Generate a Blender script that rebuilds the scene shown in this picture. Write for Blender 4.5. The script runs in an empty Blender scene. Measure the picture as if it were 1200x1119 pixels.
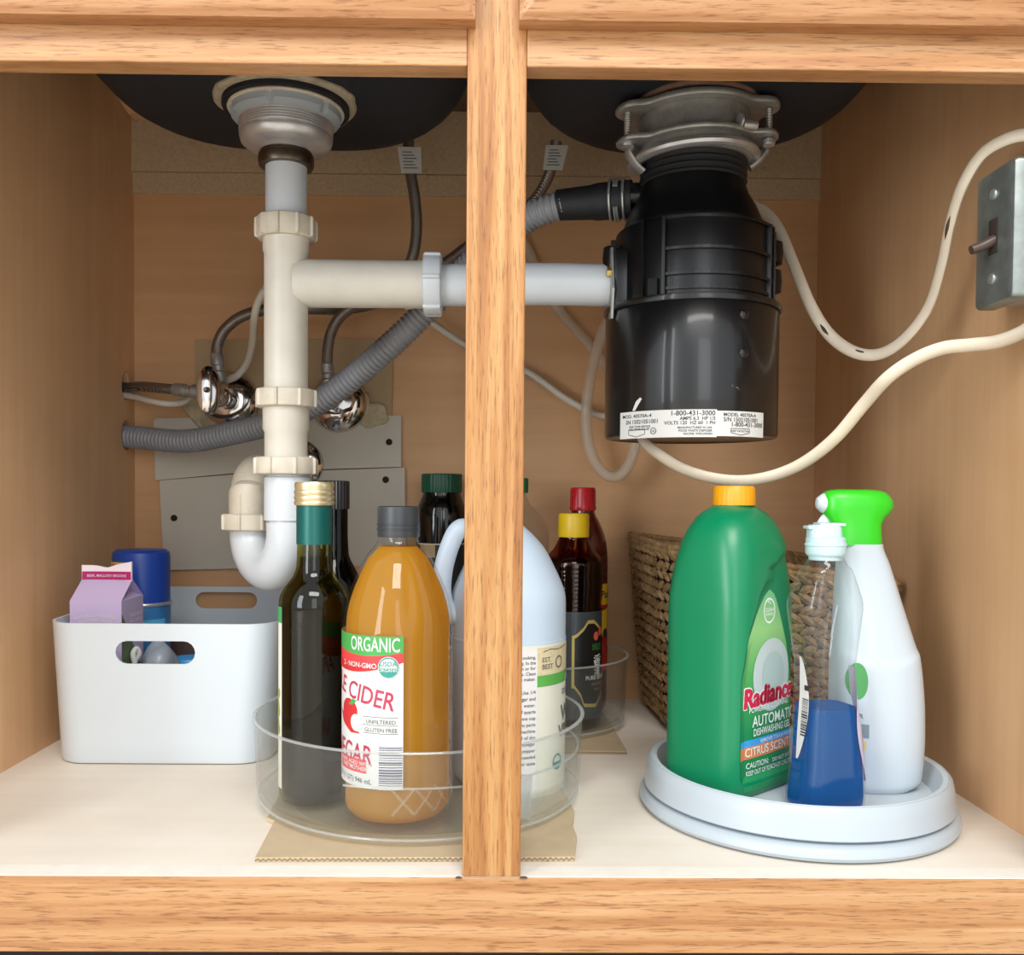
import bpy, bmesh, math, random
from mathutils import Vector, Matrix
from mathutils.bvhtree import BVHTree
from mathutils.geometry import tessellate_polygon
random.seed(7)
PI = math.pi
sc = bpy.context.scene
COL = sc.collection

# ------------------------------------------------------------------ camera
F = 1080.0                       # focal length in pixels of the 1200 x 1119 frame
CAM = Vector((0, 0, 0.263))      # metres above the cabinet floor
yaw, pitch, roll = math.radians(0.55), math.radians(-1.6), math.radians(0.42)
fw = Vector((math.sin(yaw)*math.cos(pitch), math.cos(yaw)*math.cos(pitch), math.sin(pitch)))
r0 = Vector((math.cos(yaw), -math.sin(yaw), 0))
u0 = r0.cross(fw)
rt = r0*math.cos(roll) + u0*math.sin(roll)
up = u0*math.cos(roll) - r0*math.sin(roll)
dy = Vector((0, 1, 0))
PPX = 574 - F*dy.dot(rt)/dy.dot(fw)
PPY = 581 + F*dy.dot(up)/dy.dot(fw)
cd = bpy.data.cameras.new('camera'); cam = bpy.data.objects.new('camera', cd); COL.objects.link(cam)
cd.sensor_width = 36; cd.lens = F*36/1200
cd.shift_x = (600-PPX)/1200; cd.shift_y = (PPY-559.5)/1200
cd.clip_start = 0.01
cam.matrix_world = Matrix(((rt.x, up.x, -fw.x, CAM.x), (rt.y, up.y, -fw.y, CAM.y), (rt.z, up.z, -fw.z, CAM.z), (0, 0, 0, 1)))
sc.camera = cam

def ray(px, py):
    return fw + rt*((px-PPX)/F) + up*(-(py-PPY)/F)
def P(px, py, Y):                # point at depth Y (distance in front of the camera plane)
    d = ray(px, py); return CAM + d*(Y/d.y)
def PZ(px, py, z=0.0):           # point on a level surface
    d = ray(px, py); return CAM + d*((z-CAM.z)/d.z)
def ZY(py, Y, px=600):           # height of a pixel row at depth Y
    return P(px, py, Y).z

# ------------------------------------------------------------------ world, lights, exposure
w = bpy.data.worlds.new('world'); sc.world = w; w.use_nodes = True
bg = w.node_tree.nodes['Background']
bg.inputs['Color'].default_value = (0.93, 0.97, 1.0, 1); bg.inputs['Strength'].default_value = 0.88
def area(name, loc, target, sx, sy, power, color):
    l = bpy.data.lights.new(name, 'AREA'); l.shape = 'RECTANGLE'; l.size = sx; l.size_y = sy
    l.energy = power; l.color = color
    o = bpy.data.objects.new(name, l); COL.objects.link(o); o.location = loc
    o.rotation_euler = (Vector(target)-Vector(loc)).to_track_quat('-Z', 'Y').to_euler()
    return o
area('kitchen_ceiling_lamp', (0.2, -1.1, 2.15), (0.1, 0.6, 0.2), 1.4, 0.7, 36, (1.0, 0.97, 0.92))
area('kitchen_window', (-1.75, -1.35, 1.05), (0.2, 0.85, 0.9), 0.75, 2.1, 36, (0.92, 0.97, 1.0))
area('patio_door', (0.55, -2.7, 1.0), (0.55, 0.8, 1.0), 1.0, 2.1, 13, (0.95, 0.98, 1.0))
vs = sc.view_settings
vs.view_transform = 'Standard'; vs.look = 'None'; vs.gamma = 1.0; vs.use_curve_mapping = False
vs.exposure = 0.40
sc.cycles.transparent_max_bounces = 24
sc.cycles.max_bounces = 12
sc.cycles.use_denoising = True

# ------------------------------------------------------------------ materials
def lin(c):
    if isinstance(c, str):
        c = tuple(int(c[i:i+2], 16)/255 for i in (0, 2, 4))
    return tuple(((x/12.92) if x <= 0.04045 else ((x+0.055)/1.055)**2.4) for x in c) + (1.0,)
class NT:
    def __init__(s, name):
        s.m = bpy.data.materials.new(name); s.m.use_nodes = True
        s.n = s.m.node_tree.nodes; s.l = s.m.node_tree.links
        s.b = s.n['Principled BSDF']; s.out = s.n['Material Output']
    def new(s, t, **kw):
        n = s.n.new(t)
        for k, v in kw.items(): setattr(n, k, v)
        return n
    def link(s, a, b): s.l.new(a, b)
    def coord(s, scale=(1, 1, 1), rot=(0, 0, 0)):
        tc = s.new('ShaderNodeTexCoord'); mp = s.new('ShaderNodeMapping')
        mp.inputs['Scale'].default_value = scale; mp.inputs['Rotation'].default_value = rot
        s.link(tc.outputs['Object'], mp.inputs['Vector']); return mp.outputs['Vector']
    def noise(s, vec, scale, detail=4, rough=0.55, dist=0.0):
        n = s.new('ShaderNodeTexNoise'); n.inputs['Scale'].default_value = scale
        n.inputs['Detail'].default_value = detail; n.inputs['Roughness'].default_value = rough
        n.inputs['Distortion'].default_value = dist
        s.link(vec, n.inputs['Vector']); return n.outputs['Fac']
    def ramp(s, fac, stops):
        r = s.new('ShaderNodeValToRGB'); e = r.color_ramp.elements
        while len(e) < len(stops): e.new(0.5)
        for i, (p, c) in enumerate(stops): e[i].position = p; e[i].color = c if len(c) == 4 else lin(c)
        s.link(fac, r.inputs['Fac']); return r.outputs['Color']
    def mix(s, a, b, fac, mode='MIX'):
        m = s.new('ShaderNodeMix', data_type='RGBA', blend_type=mode)
        for v, i in ((a, 6), (b, 7)):
            if hasattr(v, 'links') or hasattr(v, 'is_linked'): s.link(v, m.inputs[i])
            else: m.inputs[i].default_value = v
        if isinstance(fac, (int, float)): m.inputs[0].default_value = fac
        else: s.link(fac, m.inputs[0])
        return m.outputs[2]
    def bump(s, h, strength=0.2, dist=0.001):
        b = s.new('ShaderNodeBump'); b.inputs['Strength'].default_value = strength; b.inputs['Distance'].default_value = dist
        s.link(h, b.inputs['Height']); s.link(b.outputs['Normal'], s.b.inputs['Normal'])
    def set(s, **kw):
        for k, v in kw.items():
            s.b.inputs[k.replace('_', ' ')].default_value = v
G = {'W': (1, 1, 1, 1), 'K': (0, 0, 0, 1)}
def plain(name, color, rough=0.5, metal=0.0, var=0.0, vscale=30, bump=0.0, bscale=300, coat=0.0, emit=None, trans=0.0, sss=0.0):
    t = NT(name); c = lin(color)
    t.set(Base_Color=c, Roughness=rough, Metallic=metal)
    if coat: t.b.inputs['Coat Weight'].default_value = coat; t.b.inputs['Coat Roughness'].default_value = 0.08
    if trans: t.b.inputs['Transmission Weight'].default_value = trans
    if sss:
        t.b.inputs['Subsurface Weight'].default_value = sss; t.b.inputs['Subsurface Radius'].default_value = (0.01, 0.01, 0.01)
        t.b.inputs['Subsurface Scale'].default_value = 0.5
    if var or bump:
        v = t.coord()
        if var:
            n = t.noise(v, vscale, 5, 0.6)
            lo = tuple(x*(1-var) for x in c[:3])+(1,); hi = tuple(min(1, x*(1+var)) for x in c[:3])+(1,)
            t.link(t.ramp(n, [(0.3, lo), (0.7, hi)]), t.b.inputs['Base Color'])
        if bump: t.bump(t.noise(v, bscale, 3), bump)
    return t.m
def clear(name, tint=(1, 1, 1), ior=1.33, rough=0.02, haze=0.0, hazecol=(0.8, 0.85, 0.85)):
    t = NT(name); t.n.remove(t.b)
    tr = t.new('ShaderNodeBsdfTransparent'); tr.inputs['Color'].default_value = tuple(tint)+(1,)
    gl = t.new('ShaderNodeBsdfGlossy'); gl.inputs['Roughness'].default_value = rough
    lw = t.new('ShaderNodeLayerWeight'); lw.inputs['Blend'].default_value = 0.5
    pw_ = t.new('ShaderNodeMath', operation='POWER'); pw_.inputs[1].default_value = 4.0; t.link(lw.outputs['Facing'], pw_.inputs[0])
    f0 = ((ior-1)/(ior+1))**2
    fr = t.new('ShaderNodeMath', operation='MULTIPLY_ADD'); fr.inputs[1].default_value = min(0.75, 9*f0+0.25); fr.inputs[2].default_value = f0*1.2; t.link(pw_.outputs[0], fr.inputs[0])
    mx = t.new('ShaderNodeMixShader')
    t.link(fr.outputs[0], mx.inputs[0]); t.link(tr.outputs[0], mx.inputs[1]); t.link(gl.outputs[0], mx.inputs[2])
    last = mx.outputs[0]
    if haze:
        df = t.new('ShaderNodeBsdfDiffuse'); df.inputs['Color'].default_value = tuple(hazecol)+(1,)
        tl = t.new('ShaderNodeBsdfTranslucent'); tl.inputs['Color'].default_value = tuple(hazecol)+(1,)
        m3 = t.new('ShaderNodeMixShader'); m3.inputs[0].default_value = 0.5
        t.link(df.outputs[0], m3.inputs[1]); t.link(tl.outputs[0], m3.inputs[2])
        m2 = t.new('ShaderNodeMixShader'); m2.inputs[0].default_value = haze
        t.link(last, m2.inputs[1]); t.link(m3.outputs[0], m2.inputs[2]); last = m2.outputs[0]
    t.link(last, t.out.inputs['Surface'])
    return t.m
def oak(name, axis, base=('b97a45', 'd9a05f', 'e8bd80'), seed=0.0):
    """oak with long grain along axis ('x' or 'z')"""
    t = NT(name)
    tc = t.new('ShaderNodeTexCoord')
    mp = t.new('ShaderNodeMapping')
    sc_ = (2.4, 70, 70) if axis == 'x' else (70, 70, 2.4)
    mp.inputs['Scale'].default_value = sc_; mp.inputs['Location'].default_value = (seed, seed*2, seed*3)
    t.link(tc.outputs['Object'], mp.inputs['Vector'])
    v = mp.outputs['Vector']
    n1 = t.noise(v, 1.0, 6, 0.6, 0.8)
    c1 = t.ramp(n1, [(0.30, base[0]), (0.5, base[1]), (0.68, base[2])])
    mp2 = t.new('ShaderNodeMapping')
    mp2.inputs['Scale'].default_value = (48, 760, 760) if axis == 'x' else (760, 760, 48)
    mp2.inputs['Location'].default_value = (seed, seed, seed)
    t.link(tc.outputs['Object'], mp2.inputs['Vector'])
    n2 = t.noise(mp2.outputs['Vector'], 1.0, 3, 0.6)
    pores = t.ramp(n2, [(0.34, (0.44, 0.32, 0.23, 1)), (0.46, (1, 1, 1, 1))])
    mp3 = t.new('ShaderNodeMapping')
    mp3.inputs['Scale'].default_value = (1.6, 9, 9) if axis == 'x' else (9, 9, 1.6)
    mp3.inputs['Location'].default_value = (seed, 0, seed)
    t.link(tc.outputs['Object'], mp3.inputs['Vector'])
    wv = t.new('ShaderNodeTexWave', wave_type='RINGS', rings_direction='X' if axis == 'x' else 'Z')
    wv.inputs['Scale'].default_value = 2.6; wv.inputs['Distortion'].default_value = 5.0
    wv.inputs['Detail'].default_value = 3; wv.inputs['Detail Scale'].default_value = 1.2
    t.link(mp3.outputs['Vector'], wv.inputs['Vector'])
    rings = t.ramp(wv.outputs['Fac'], [(0.0, (0.80, 0.68, 0.56, 1)), (0.35, (1, 1, 1, 1))])
    c = t.mix(c1, pores, 0.7, 'MULTIPLY'); c = t.mix(c, rings, 0.65, 'MULTIPLY')
    t.link(c, t.b.inputs['Base Color'])
    t.set(Roughness=0.42)
    t.bump(n2, 0.15, 0.0006)
    return t.m

# ------------------------------------------------------------------ object helpers
ORG = {}
def tag(o, label=None, cat=None, group=None, kind=None):
    if label: o['label'] = label
    if cat: o['category'] = cat
    if group: o['group'] = group
    if kind: o['kind'] = kind
    return o
def thing(name, loc, label=None, cat=None, group=None, kind=None):
    o = bpy.data.objects.new(name, None); COL.objects.link(o); o.location = loc
    o.empty_display_size = 0.02
    ORG[o] = Vector(loc); return tag(o, label, cat, group, kind)
class MB:
    """collects geometry in world coordinates"""
    def __init__(s): s.v = []; s.f = []
    def add(s, verts, faces):
        o = len(s.v); s.v += [Vector(p) for p in verts]; s.f += [tuple(i+o for i in f) for f in faces]; return s
    def loft(s, rings, cap0=True, cap1=True):
        n = len(rings[0]); o = len(s.v)
        for r in rings: s.v += [Vector(p) for p in r]
        for i in range(len(rings)-1):
            for j in range(n):
                k = (j+1) % n
                s.f.append((o+i*n+j, o+i*n+k, o+(i+1)*n+k, o+(i+1)*n+j))
        if cap0: s.f.append(tuple(o+j for j in reversed(range(n))))
        if cap1: s.f.append(tuple(o+(len(rings)-1)*n+j for j in range(n)))
        return s
    def lathe(s, prof, c, n=48, axis=(0, 0, 1), mod=None, cap0=True, cap1=True):
        """prof: (radius, height) pairs along the axis from c; angle 0 faces the camera for a vertical axis"""
        ax = Vector(axis).normalized()
        if abs(ax.z) > 0.99: e1 = Vector((0, -1, 0)); e2 = Vector((1, 0, 0)) if ax.z > 0 else Vector((-1, 0, 0))
        else:
            e1 = ax.cross(Vector((0, 0, 1))).normalized(); e2 = ax.cross(e1)
        c = Vector(c); rings = []
        for (r, h) in prof:
            ring = []
            for j in range(n):
                a = 2*PI*j/n; rr = max(r, 1e-5)
                if mod: rr = mod(rr, h, a)
                ring.append(c + ax*h + e1*(rr*math.cos(a)) + e2*(rr*math.sin(a)))
            rings.append(ring)
        return s.loft(rings, cap0, cap1)
    def box(s, lo, hi, bevel=0.0, seg=2, mat=None):
        bm = bmesh.new(); bmesh.ops.create_cube(bm, size=1)
        lo = Vector(lo); hi = Vector(hi); c = (lo+hi)/2; d = hi-lo
        for v in bm.verts: v.co = Vector((v.co.x*d.x, v.co.y*d.y, v.co.z*d.z))
        if bevel: bmesh.ops.bevel(bm, geom=bm.edges[:], offset=bevel, segments=seg, profile=0.5, affect='EDGES')
        bm.verts.index_update()
        M = mat or Matrix.Identity(3)
        s.add([c + M @ v.co for v in bm.verts], [[v.index for v in f.verts] for f in bm.faces]); bm.free(); return s
    def tube(s, pts, r, n=14, per=8, ell=1.0, caps=True, smooth=True, ref=None):
        path = spline(pts, per) if smooth else [Vector(p) for p in pts]
        L = [0.0]
        for a, b in zip(path, path[1:]): L.append(L[-1]+(b-a).length)
        tang = []
        for i in range(len(path)):
            a = path[max(0, i-1)]; b = path[min(len(path)-1, i+1)]; tang.append((b-a).normalized())
        nrm = Vector(ref) if ref else Vector((0, 0, 1))
        if abs(nrm.dot(tang[0])) > 0.95: nrm = Vector((0, 1, 0))
        rings = []
        for i, (p, t) in enumerate(zip(path, tang)):
            if ref: nrm = Vector(ref)
            nrm = (nrm - t*nrm.dot(t)).normalized(); b = t.cross(nrm)
            rr = r(L[i], L[-1]) if callable(r) else r
            rings.append([p + nrm*(rr*ell*math.cos(2*PI*j/n)) + b*(rr*math.sin(2*PI*j/n)) for j in range(n)])
        return s.loft(rings, caps, caps)
    def prism(s, poly, thick):
        """poly: list of 3D points of a flat outline; extruded by vector thick"""
        n = len(poly); t = Vector(thick); a = [Vector(p) for p in poly]
        tris = tessellate_polygon([a])
        o = len(s.v); s.v += a + [p+t for p in a]
        for tr in tris:
            s.f.append(tuple(o+i for i in tr)); s.f.append(tuple(o+n+i for i in reversed(tr)))
        for i in range(n):
            k = (i+1) % n; s.f.append((o+i, o+n+i, o+n+k, o+k))
        return s
    def mesh(s, name, org):
        me = bpy.data.meshes.new(name)
        me.from_pydata([v-org for v in s.v], [], s.f)
        bm = bmesh.new(); bm.from_mesh(me); bmesh.ops.recalc_face_normals(bm, faces=bm.faces[:]); bm.to_mesh(me); bm.free()
        return me
    def build(s, name, mat, parent=None, loc=None, smooth=True, angle=35, **tags):
        if parent is not None: org = ORG[parent]
        elif loc is not None: org = Vector(loc)
        else:
            xs = [v.x for v in s.v]; ys = [v.y for v in s.v]; zs = [v.z for v in s.v]
            org = Vector(((min(xs)+max(xs))/2, (min(ys)+max(ys))/2, min(zs)))
        me = s.mesh(name, org); o = bpy.data.objects.new(name, me); COL.objects.link(o)
        if parent is not None: o.parent = parent
        else: o.location = org
        ORG[o] = org
        me.materials.append(mat)
        if smooth:
            me.polygons.foreach_set('use_smooth', [True]*len(me.polygons)); me.set_sharp_from_angle(angle=math.radians(angle))
        return tag(o, **tags)
def spline(pts, per=8):
    p = [Vector(q) for q in pts]
    if len(p) == 2: return [p[0].lerp(p[1], i/per) for i in range(per+1)]
    p = [p[0]*2-p[1]] + p + [p[-1]*2-p[-2]]; out = []
    for i in range(1, len(p)-2):
        a, b, c, d = p[i-1:i+3]
        for k in range(per):
            t = k/per
            out.append(0.5*((2*b) + (c-a)*t + (2*a-5*b+4*c-d)*t*t + (3*b-a-3*c+d)*t**3))
    out.append(p[-2]); return out
def resample(path, step):
    L = [0.0]
    for a, b in zip(path, path[1:]): L.append(L[-1]+(b-a).length)
    n = max(2, int(L[-1]/step)); out = []; j = 0
    for i in range(n+1):
        s = L[-1]*i/n
        while j < len(L)-2 and L[j+1] < s: j += 1
        t = (s-L[j])/max(1e-9, L[j+1]-L[j]); out.append(path[j].lerp(path[j+1], min(1, t)))
    return out
def rrect(w, d, r, n=6):
    """rounded rectangle outline, counter-clockwise, centred"""
    out = []; r = min(r, w/2-1e-5, d/2-1e-5)
    for cx, cy, a0 in ((w/2-r, d/2-r, 0), (-w/2+r, d/2-r, 90), (-w/2+r, -d/2+r, 180), (w/2-r, -d/2+r, 270)):
        for k in range(n+1):
            a = math.radians(a0+90*k/n); out.append((cx+r*math.cos(a), cy+r*math.sin(a)))
    return out
def interp(tab, x):
    if x <= tab[0][0]: return tab[0][1]
    for (a, va), (b, vb) in zip(tab, tab[1:]):
        if x <= b: return va+(vb-va)*(x-a)/(b-a)
    return tab[-1][1]
def smoothtab(tab, x):
    """Catmull-Rom style smooth interpolation of (x, v) pairs"""
    if x <= tab[0][0]: return tab[0][1]
    if x >= tab[-1][0]: return tab[-1][1]
    for i, ((a, va), (b, vb)) in enumerate(zip(tab, tab[1:])):
        if x <= b:
            def slope(k):
                if k == 0 or k == len(tab)-1: return 0.0
                s1 = (tab[k][1]-tab[k-1][1])/(tab[k][0]-tab[k-1][0]); s2 = (tab[k+1][1]-tab[k][1])/(tab[k+1][0]-tab[k][0])
                return 0.0 if s1*s2 <= 0 else 2*s1*s2/(s1+s2)
            h = b-a; t = (x-a)/h
            return (2*t**3-3*t*t+1)*va+(t**3-2*t*t+t)*h*slope(i)+(-2*t**3+3*t*t)*vb+(t**3-t*t)*h*slope(i+1)
def smooth_profile(pairs, n=60):
    """(r, z) control pairs -> smooth polyline through them (z increasing)"""
    tab = [(z, r) for r, z in pairs]; z0, z1 = tab[0][0], tab[-1][0]
    return [(smoothtab(tab, z0+(z1-z0)*i/n), z0+(z1-z0)*i/n) for i in range(n+1)]
def boolean_cut(obj, cutter_mb):
    me = cutter_mb.mesh('cutter', ORG[obj]); c = bpy.data.objects.new('cutter', me); COL.objects.link(c)
    c.matrix_world = Matrix.Translation(ORG[obj])
    bpy.context.view_layer.update()
    m = obj.modifiers.new('cut', 'BOOLEAN'); m.object = c; m.operation = 'DIFFERENCE'; m.solver = 'EXACT'
    dg = bpy.context.evaluated_depsgraph_get()
    nm = bpy.data.meshes.new_from_object(obj.evaluated_get(dg))
    obj.modifiers.remove(m); obj.data = nm; bpy.data.objects.remove(c)
    nm.polygons.foreach_set('use_smooth', [True]*len(nm.polygons)); nm.set_sharp_from_angle(angle=math.radians(35))

# ------------------------------------------------------------------ printed labels
_tc = {}
def text2d(s, size):
    if s in _tc: v, f = _tc[s]
    else:
        cu = bpy.data.curves.new('t', 'FONT'); cu.body = s; cu.size = 1.0; cu.resolution_u = 3; cu.offset = 0.012
        cu.fill_mode = 'FRONT'
        o = bpy.data.objects.new('t', cu); COL.objects.link(o); bpy.context.view_layer.update()
        dg = bpy.context.evaluated_depsgraph_get(); me = o.evaluated_get(dg).to_mesh()
        v = [(p.co.x, p.co.y) for p in me.vertices]; f = [tuple(p.vertices) for p in me.polygons]
        o.evaluated_get(dg).to_mesh_clear(); bpy.data.objects.remove(o); bpy.data.curves.remove(cu)
        _tc[s] = (v, f)
    return [(x*size, y*size) for x, y in v], f
class Decal:
    """flat print laid onto a surface: fn(u, v, layer) -> point"""
    def __init__(s, fn): s.fn = fn; s.mb = MB()
    def strip(s, u0, u1, lo, hi, layer=1, n=None, nv=1):
        n = n or max(1, int(abs(u1-u0)/0.003)); lo_ = lo if callable(lo) else (lambda u: lo); hi_ = hi if callable(hi) else (lambda u: hi)
        V = []; Fc = []
        for i in range(n+1):
            u = u0+(u1-u0)*i/n
            for k in range(nv+1): V.append(s.fn(u, lo_(u)+(hi_(u)-lo_(u))*k/nv, layer))
        for i in range(n):
            for k in range(nv):
                a = i*(nv+1)+k; Fc.append((a, a+nv+1, a+nv+2, a+1))
        s.mb.add(V, Fc); return s
    def poly(s, pts, layer=1):
        tris = tessellate_polygon([[Vector((x, y, 0)) for x, y in pts]])
        return s.fine(pts, tris, layer)
    def fine(s, pts, tris, layer, mx=0.0028):
        def split(a, b, c, dep):
            e = [math.dist(a, b), math.dist(b, c), math.dist(c, a)]; m_ = max(e)
            if m_ < mx or dep > 7:
                s.mb.add([s.fn(p[0], p[1], layer) for p in (a, b, c)], [(0, 1, 2)]); return
            k = e.index(m_); a, b, c = ((a, b, c), (b, c, a), (c, a, b))[k]
            m = ((a[0]+b[0])/2, (a[1]+b[1])/2); split(a, m, c, dep+1); split(m, b, c, dep+1)
        for t in tris: split(pts[t[0]], pts[t[1]], pts[t[2]], 0)
        return s
    def disc(s, cu, cv, r, layer=1, rv=None, n=24, inner=0.0):
        rv = rv or r
        if inner:
            V = []; Fc = []
            for j in range(n):
                a = 2*PI*j/n; V += [s.fn(cu+r*math.cos(a), cv+rv*math.sin(a), layer), s.fn(cu+inner*r*math.cos(a), cv+inner*rv*math.sin(a), layer)]
            for j in range(n):
                k = (j+1) % n; Fc.append((2*j, 2*k, 2*k+1, 2*j+1))
            s.mb.add(V, Fc); return s
        return s.poly([(cu+r*math.cos(2*PI*j/n), cv+rv*math.sin(2*PI*j/n)) for j in range(n)], layer)
    def line(s, pts, wd, layer=1):
        for (a, b), (c, d) in zip(pts, pts[1:]):
            l = math.hypot(c-a, d-b) or 1e-9; nx, ny = -(d-b)/l*wd/2, (c-a)/l*wd/2
            m = max(1, int(l/0.004))
            for i in range(m):
                p, q = i/m, (i+1)/m
                x0, y0, x1, y1 = a+(c-a)*p, b+(d-b)*p, a+(c-a)*q, b+(d-b)*q
                s.mb.add([s.fn(x0+nx, y0+ny, layer), s.fn(x1+nx, y1+ny, layer), s.fn(x1-nx, y1-ny, layer), s.fn(x0-nx, y0-ny, layer)], [(0, 1, 2, 3)])
        return s
    def text(s, body, u, v, size, layer=2, align='L', sx=1.0, rot=0.0, arc=0.0, shear=0.0):
        V, Fc = text2d(body, size)
        if not V: return s
        x0 = min(p[0] for p in V); x1 = max(p[0] for p in V); wd = (x1-x0)*sx
        off = {'L': 0, 'C': -wd/2, 'R': -wd}[align]; cr, sr = math.cos(rot), math.sin(rot); out = []
        for x, y in V:
            X = (x-x0)*sx+off+shear*y; Y = y + arc*(X/max(wd, 1e-6))**2
            out.append(s.fn(u+X*cr-Y*sr, v+X*sr+Y*cr, layer))
        s.mb.add(out, Fc); return s
    def build(s, name, mat, parent, **k):
        if not s.mb.v: return None
        bm = bmesh.new(); vv = [bm.verts.new(v) for v in s.mb.v]
        for f in s.mb.f:
            try: bm.faces.new([vv[i] for i in f])
            except ValueError: pass
        bmesh.ops.remove_doubles(bm, verts=bm.verts[:], dist=1e-6); bm.verts.index_update()
        s.mb.v = [v.co.copy() for v in bm.verts]; s.mb.f = [tuple(v.index for v in f.verts) for f in bm.faces]; bm.free()
        return s.mb.build(name, mat, parent, smooth=False, **k)
def cyl(c, r, th0=0.0, eps=0.00025, taper=0.0):
    """u = arc length from angle th0 (0 = facing the camera side, + to the right), v = world height"""
    c = Vector(c)
    def fn(u, v, layer):
        a = th0+u/r; rr = r+eps*layer
        return Vector((c.x+rr*math.sin(a), c.y-rr*math.cos(a), v))
    return fn
def plane(o, U, V, N, eps=0.00025):
    o = Vector(o); U = Vector(U); V = Vector(V); N = Vector(N)
    return lambda u, v, layer: o+U*u+V*v+N*(eps*layer)
def project(obj, o, U, V, N, eps=0.0003):
    """print projected along -N onto the surface of obj"""
    o = Vector(o); U = Vector(U).normalized(); V = Vector(V).normalized(); N = Vector(N).normalized(); org = ORG[obj]
    bm = bmesh.new(); bm.from_mesh(obj.data); bvh = BVHTree.FromBMesh(bm); bm.free()
    def fn(u, v, layer):
        q = o+U*u+V*v+N*0.3
        h, nn, i, d = bvh.ray_cast(q-org, -N)
        if h is None: return o+U*u+V*v-N*0.01
        return h+org+N*(eps*layer)
    return fn
# ------------------------------------------------------------------ material library
M = {}
M['oak_x'] = oak('oak_rail', 'x', ('9c6b43', 'b48558', 'c39b72'), 1.3)
M['oak_x2'] = oak('oak_drawer_front', 'x', ('98663f', 'ad7c52', 'bc9068'), 4.1)
M['oak_z'] = oak('oak_stile', 'z', ('8a5629', 'ab7843', 'be9662'), 2.2)
def laminate(name, c0, c1, axis=2, scuff=False):
    t = NT(name)
    s = (60, 60, 2.5) if axis == 2 else (2.5, 60, 60)
    n = t.noise(t.coord(s), 1.0, 4, 0.6); n2 = t.noise(t.coord(), 6, 4, 0.6)
    a = t.ramp(n, [(0.3, c0), (0.7, c1)])
    b = t.ramp(n2, [(0.3, (0.90, 0.88, 0.86, 1)), (0.65, (1, 1, 1, 1))])
    c = t.mix(a, b, 1.0, 'MULTIPLY')
    if scuff:
        n3 = t.noise(t.coord((1, 1, 1)), 45, 6, 0.75)
        c = t.mix(c, t.ramp(n3, [(0.66, (1, 1, 1, 1)), (0.72, (0.8, 0.74, 0.68, 1))]), 1.0, 'MULTIPLY')
    t.link(c, t.b.inputs['Base Color']); t.set(Roughness=0.55); t.bump(n2, 0.05)
    return t.m
M['side'] = laminate('tan_laminate_side', 'd5a87d', 'deb388', 2)
M['back'] = laminate('tan_hardboard_back', 'd1a274', 'daac7e', 0)
M['floor'] = laminate('cream_shelf_liner', 'e6dccd', 'ebe2d6', 0)
def particle(name):
    t = NT(name); v = t.coord()
    n = t.noise(v, 260, 3, 0.7); n2 = t.noise(v, 60, 4, 0.7)
    c = t.mix(t.ramp(n, [(0.3, 'bba384'), (0.7, 'd0b999')]), t.ramp(n2, [(0.28, (0.8, 0.75, 0.7, 1)), (0.36, (1, 1, 1, 1))]), 1.0, 'MULTIPLY')
    t.link(c, t.b.inputs['Base Color']); t.set(Roughness=0.85); t.bump(n, 0.25, 0.0005); return t.m
M['particle'] = particle('chipboard')
M['rail_top'] = plain('unfinished_pale_edge', 'e6dfd4', 0.7, var=0.05, vscale=60)
M['kitchen_floor'] = plain('kitchen_floor_tile', 'd9cfc0', 0.5, var=0.1)
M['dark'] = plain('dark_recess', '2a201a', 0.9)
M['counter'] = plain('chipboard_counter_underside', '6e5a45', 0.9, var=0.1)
M['sink'] = plain('black_sound_coating', '131923', 0.7, var=0.25, vscale=500, bump=0.6, bscale=700)
M['putty'] = plain('old_putty', 'a89c86', 0.85, var=0.2, vscale=150, bump=0.8, bscale=220)
M['putty2'] = plain('brown_putty', '6d5344', 0.85, var=0.2, vscale=150, bump=0.8, bscale=220)
M['steel'] = plain('brushed_steel', 'c6c6c8', 0.36, 0.7, var=0.12, vscale=60)
M['steel_dull'] = plain('dull_zinc', 'a3a3a0', 0.45, 0.6, var=0.18, vscale=90)
M['steel_dark'] = plain('dark_brass_nut', '75695c', 0.35, 1.0, var=0.2, vscale=120)
M['chrome'] = plain('chrome', 'd4d0cc', 0.12, 1.0)
M['washer'] = plain('grey_fibre_washer', '9ba3ab', 0.6)
M['gasket'] = plain('black_gasket', '14141c', 0.7)
M['pvc'] = plain('aged_white_pvc', 'cbc5b9', 0.42, var=0.06, vscale=25)
M['pvc_dirty'] = plain('dirty_white_pvc', 'c8bfae', 0.5, var=0.12, vscale=45)
M['pvc_new'] = plain('clean_white_pvc', 'c6cbd0', 0.35, var=0.03, vscale=25)
M['black_gloss'] = plain('black_painted_steel', '0d0e10', 0.28, var=0.1, coat=0.3)
M['black_plastic'] = plain('black_plastic', '0a0b0d', 0.3)
M['rubber'] = plain('black_rubber', '17191d', 0.62, var=0.2, vscale=120)
M['hose_grey'] = plain('grey_corrugated_plastic', '8b8d92', 0.42)
def braid(name):
    t = NT(name); v = t.coord()
    w1 = t.new('ShaderNodeTexWave', bands_direction='DIAGONAL'); w1.inputs['Scale'].default_value = 320
    t.link(v, w1.inputs['Vector'])
    t.link(t.ramp(w1.outputs['Fac'], [(0.2, '5d554f'), (0.8, 'aaa49e')]), t.b.inputs['Base Color'])
    t.set(Metallic=0.85, Roughness=0.42); t.bump(w1.outputs['Fac'], 0.5, 0.0005); return t.m
M['braid'] = braid('braided_steel')
M['tube_white'] = plain('milky_plastic_tube', 'cfc8bb', 0.4)
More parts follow.
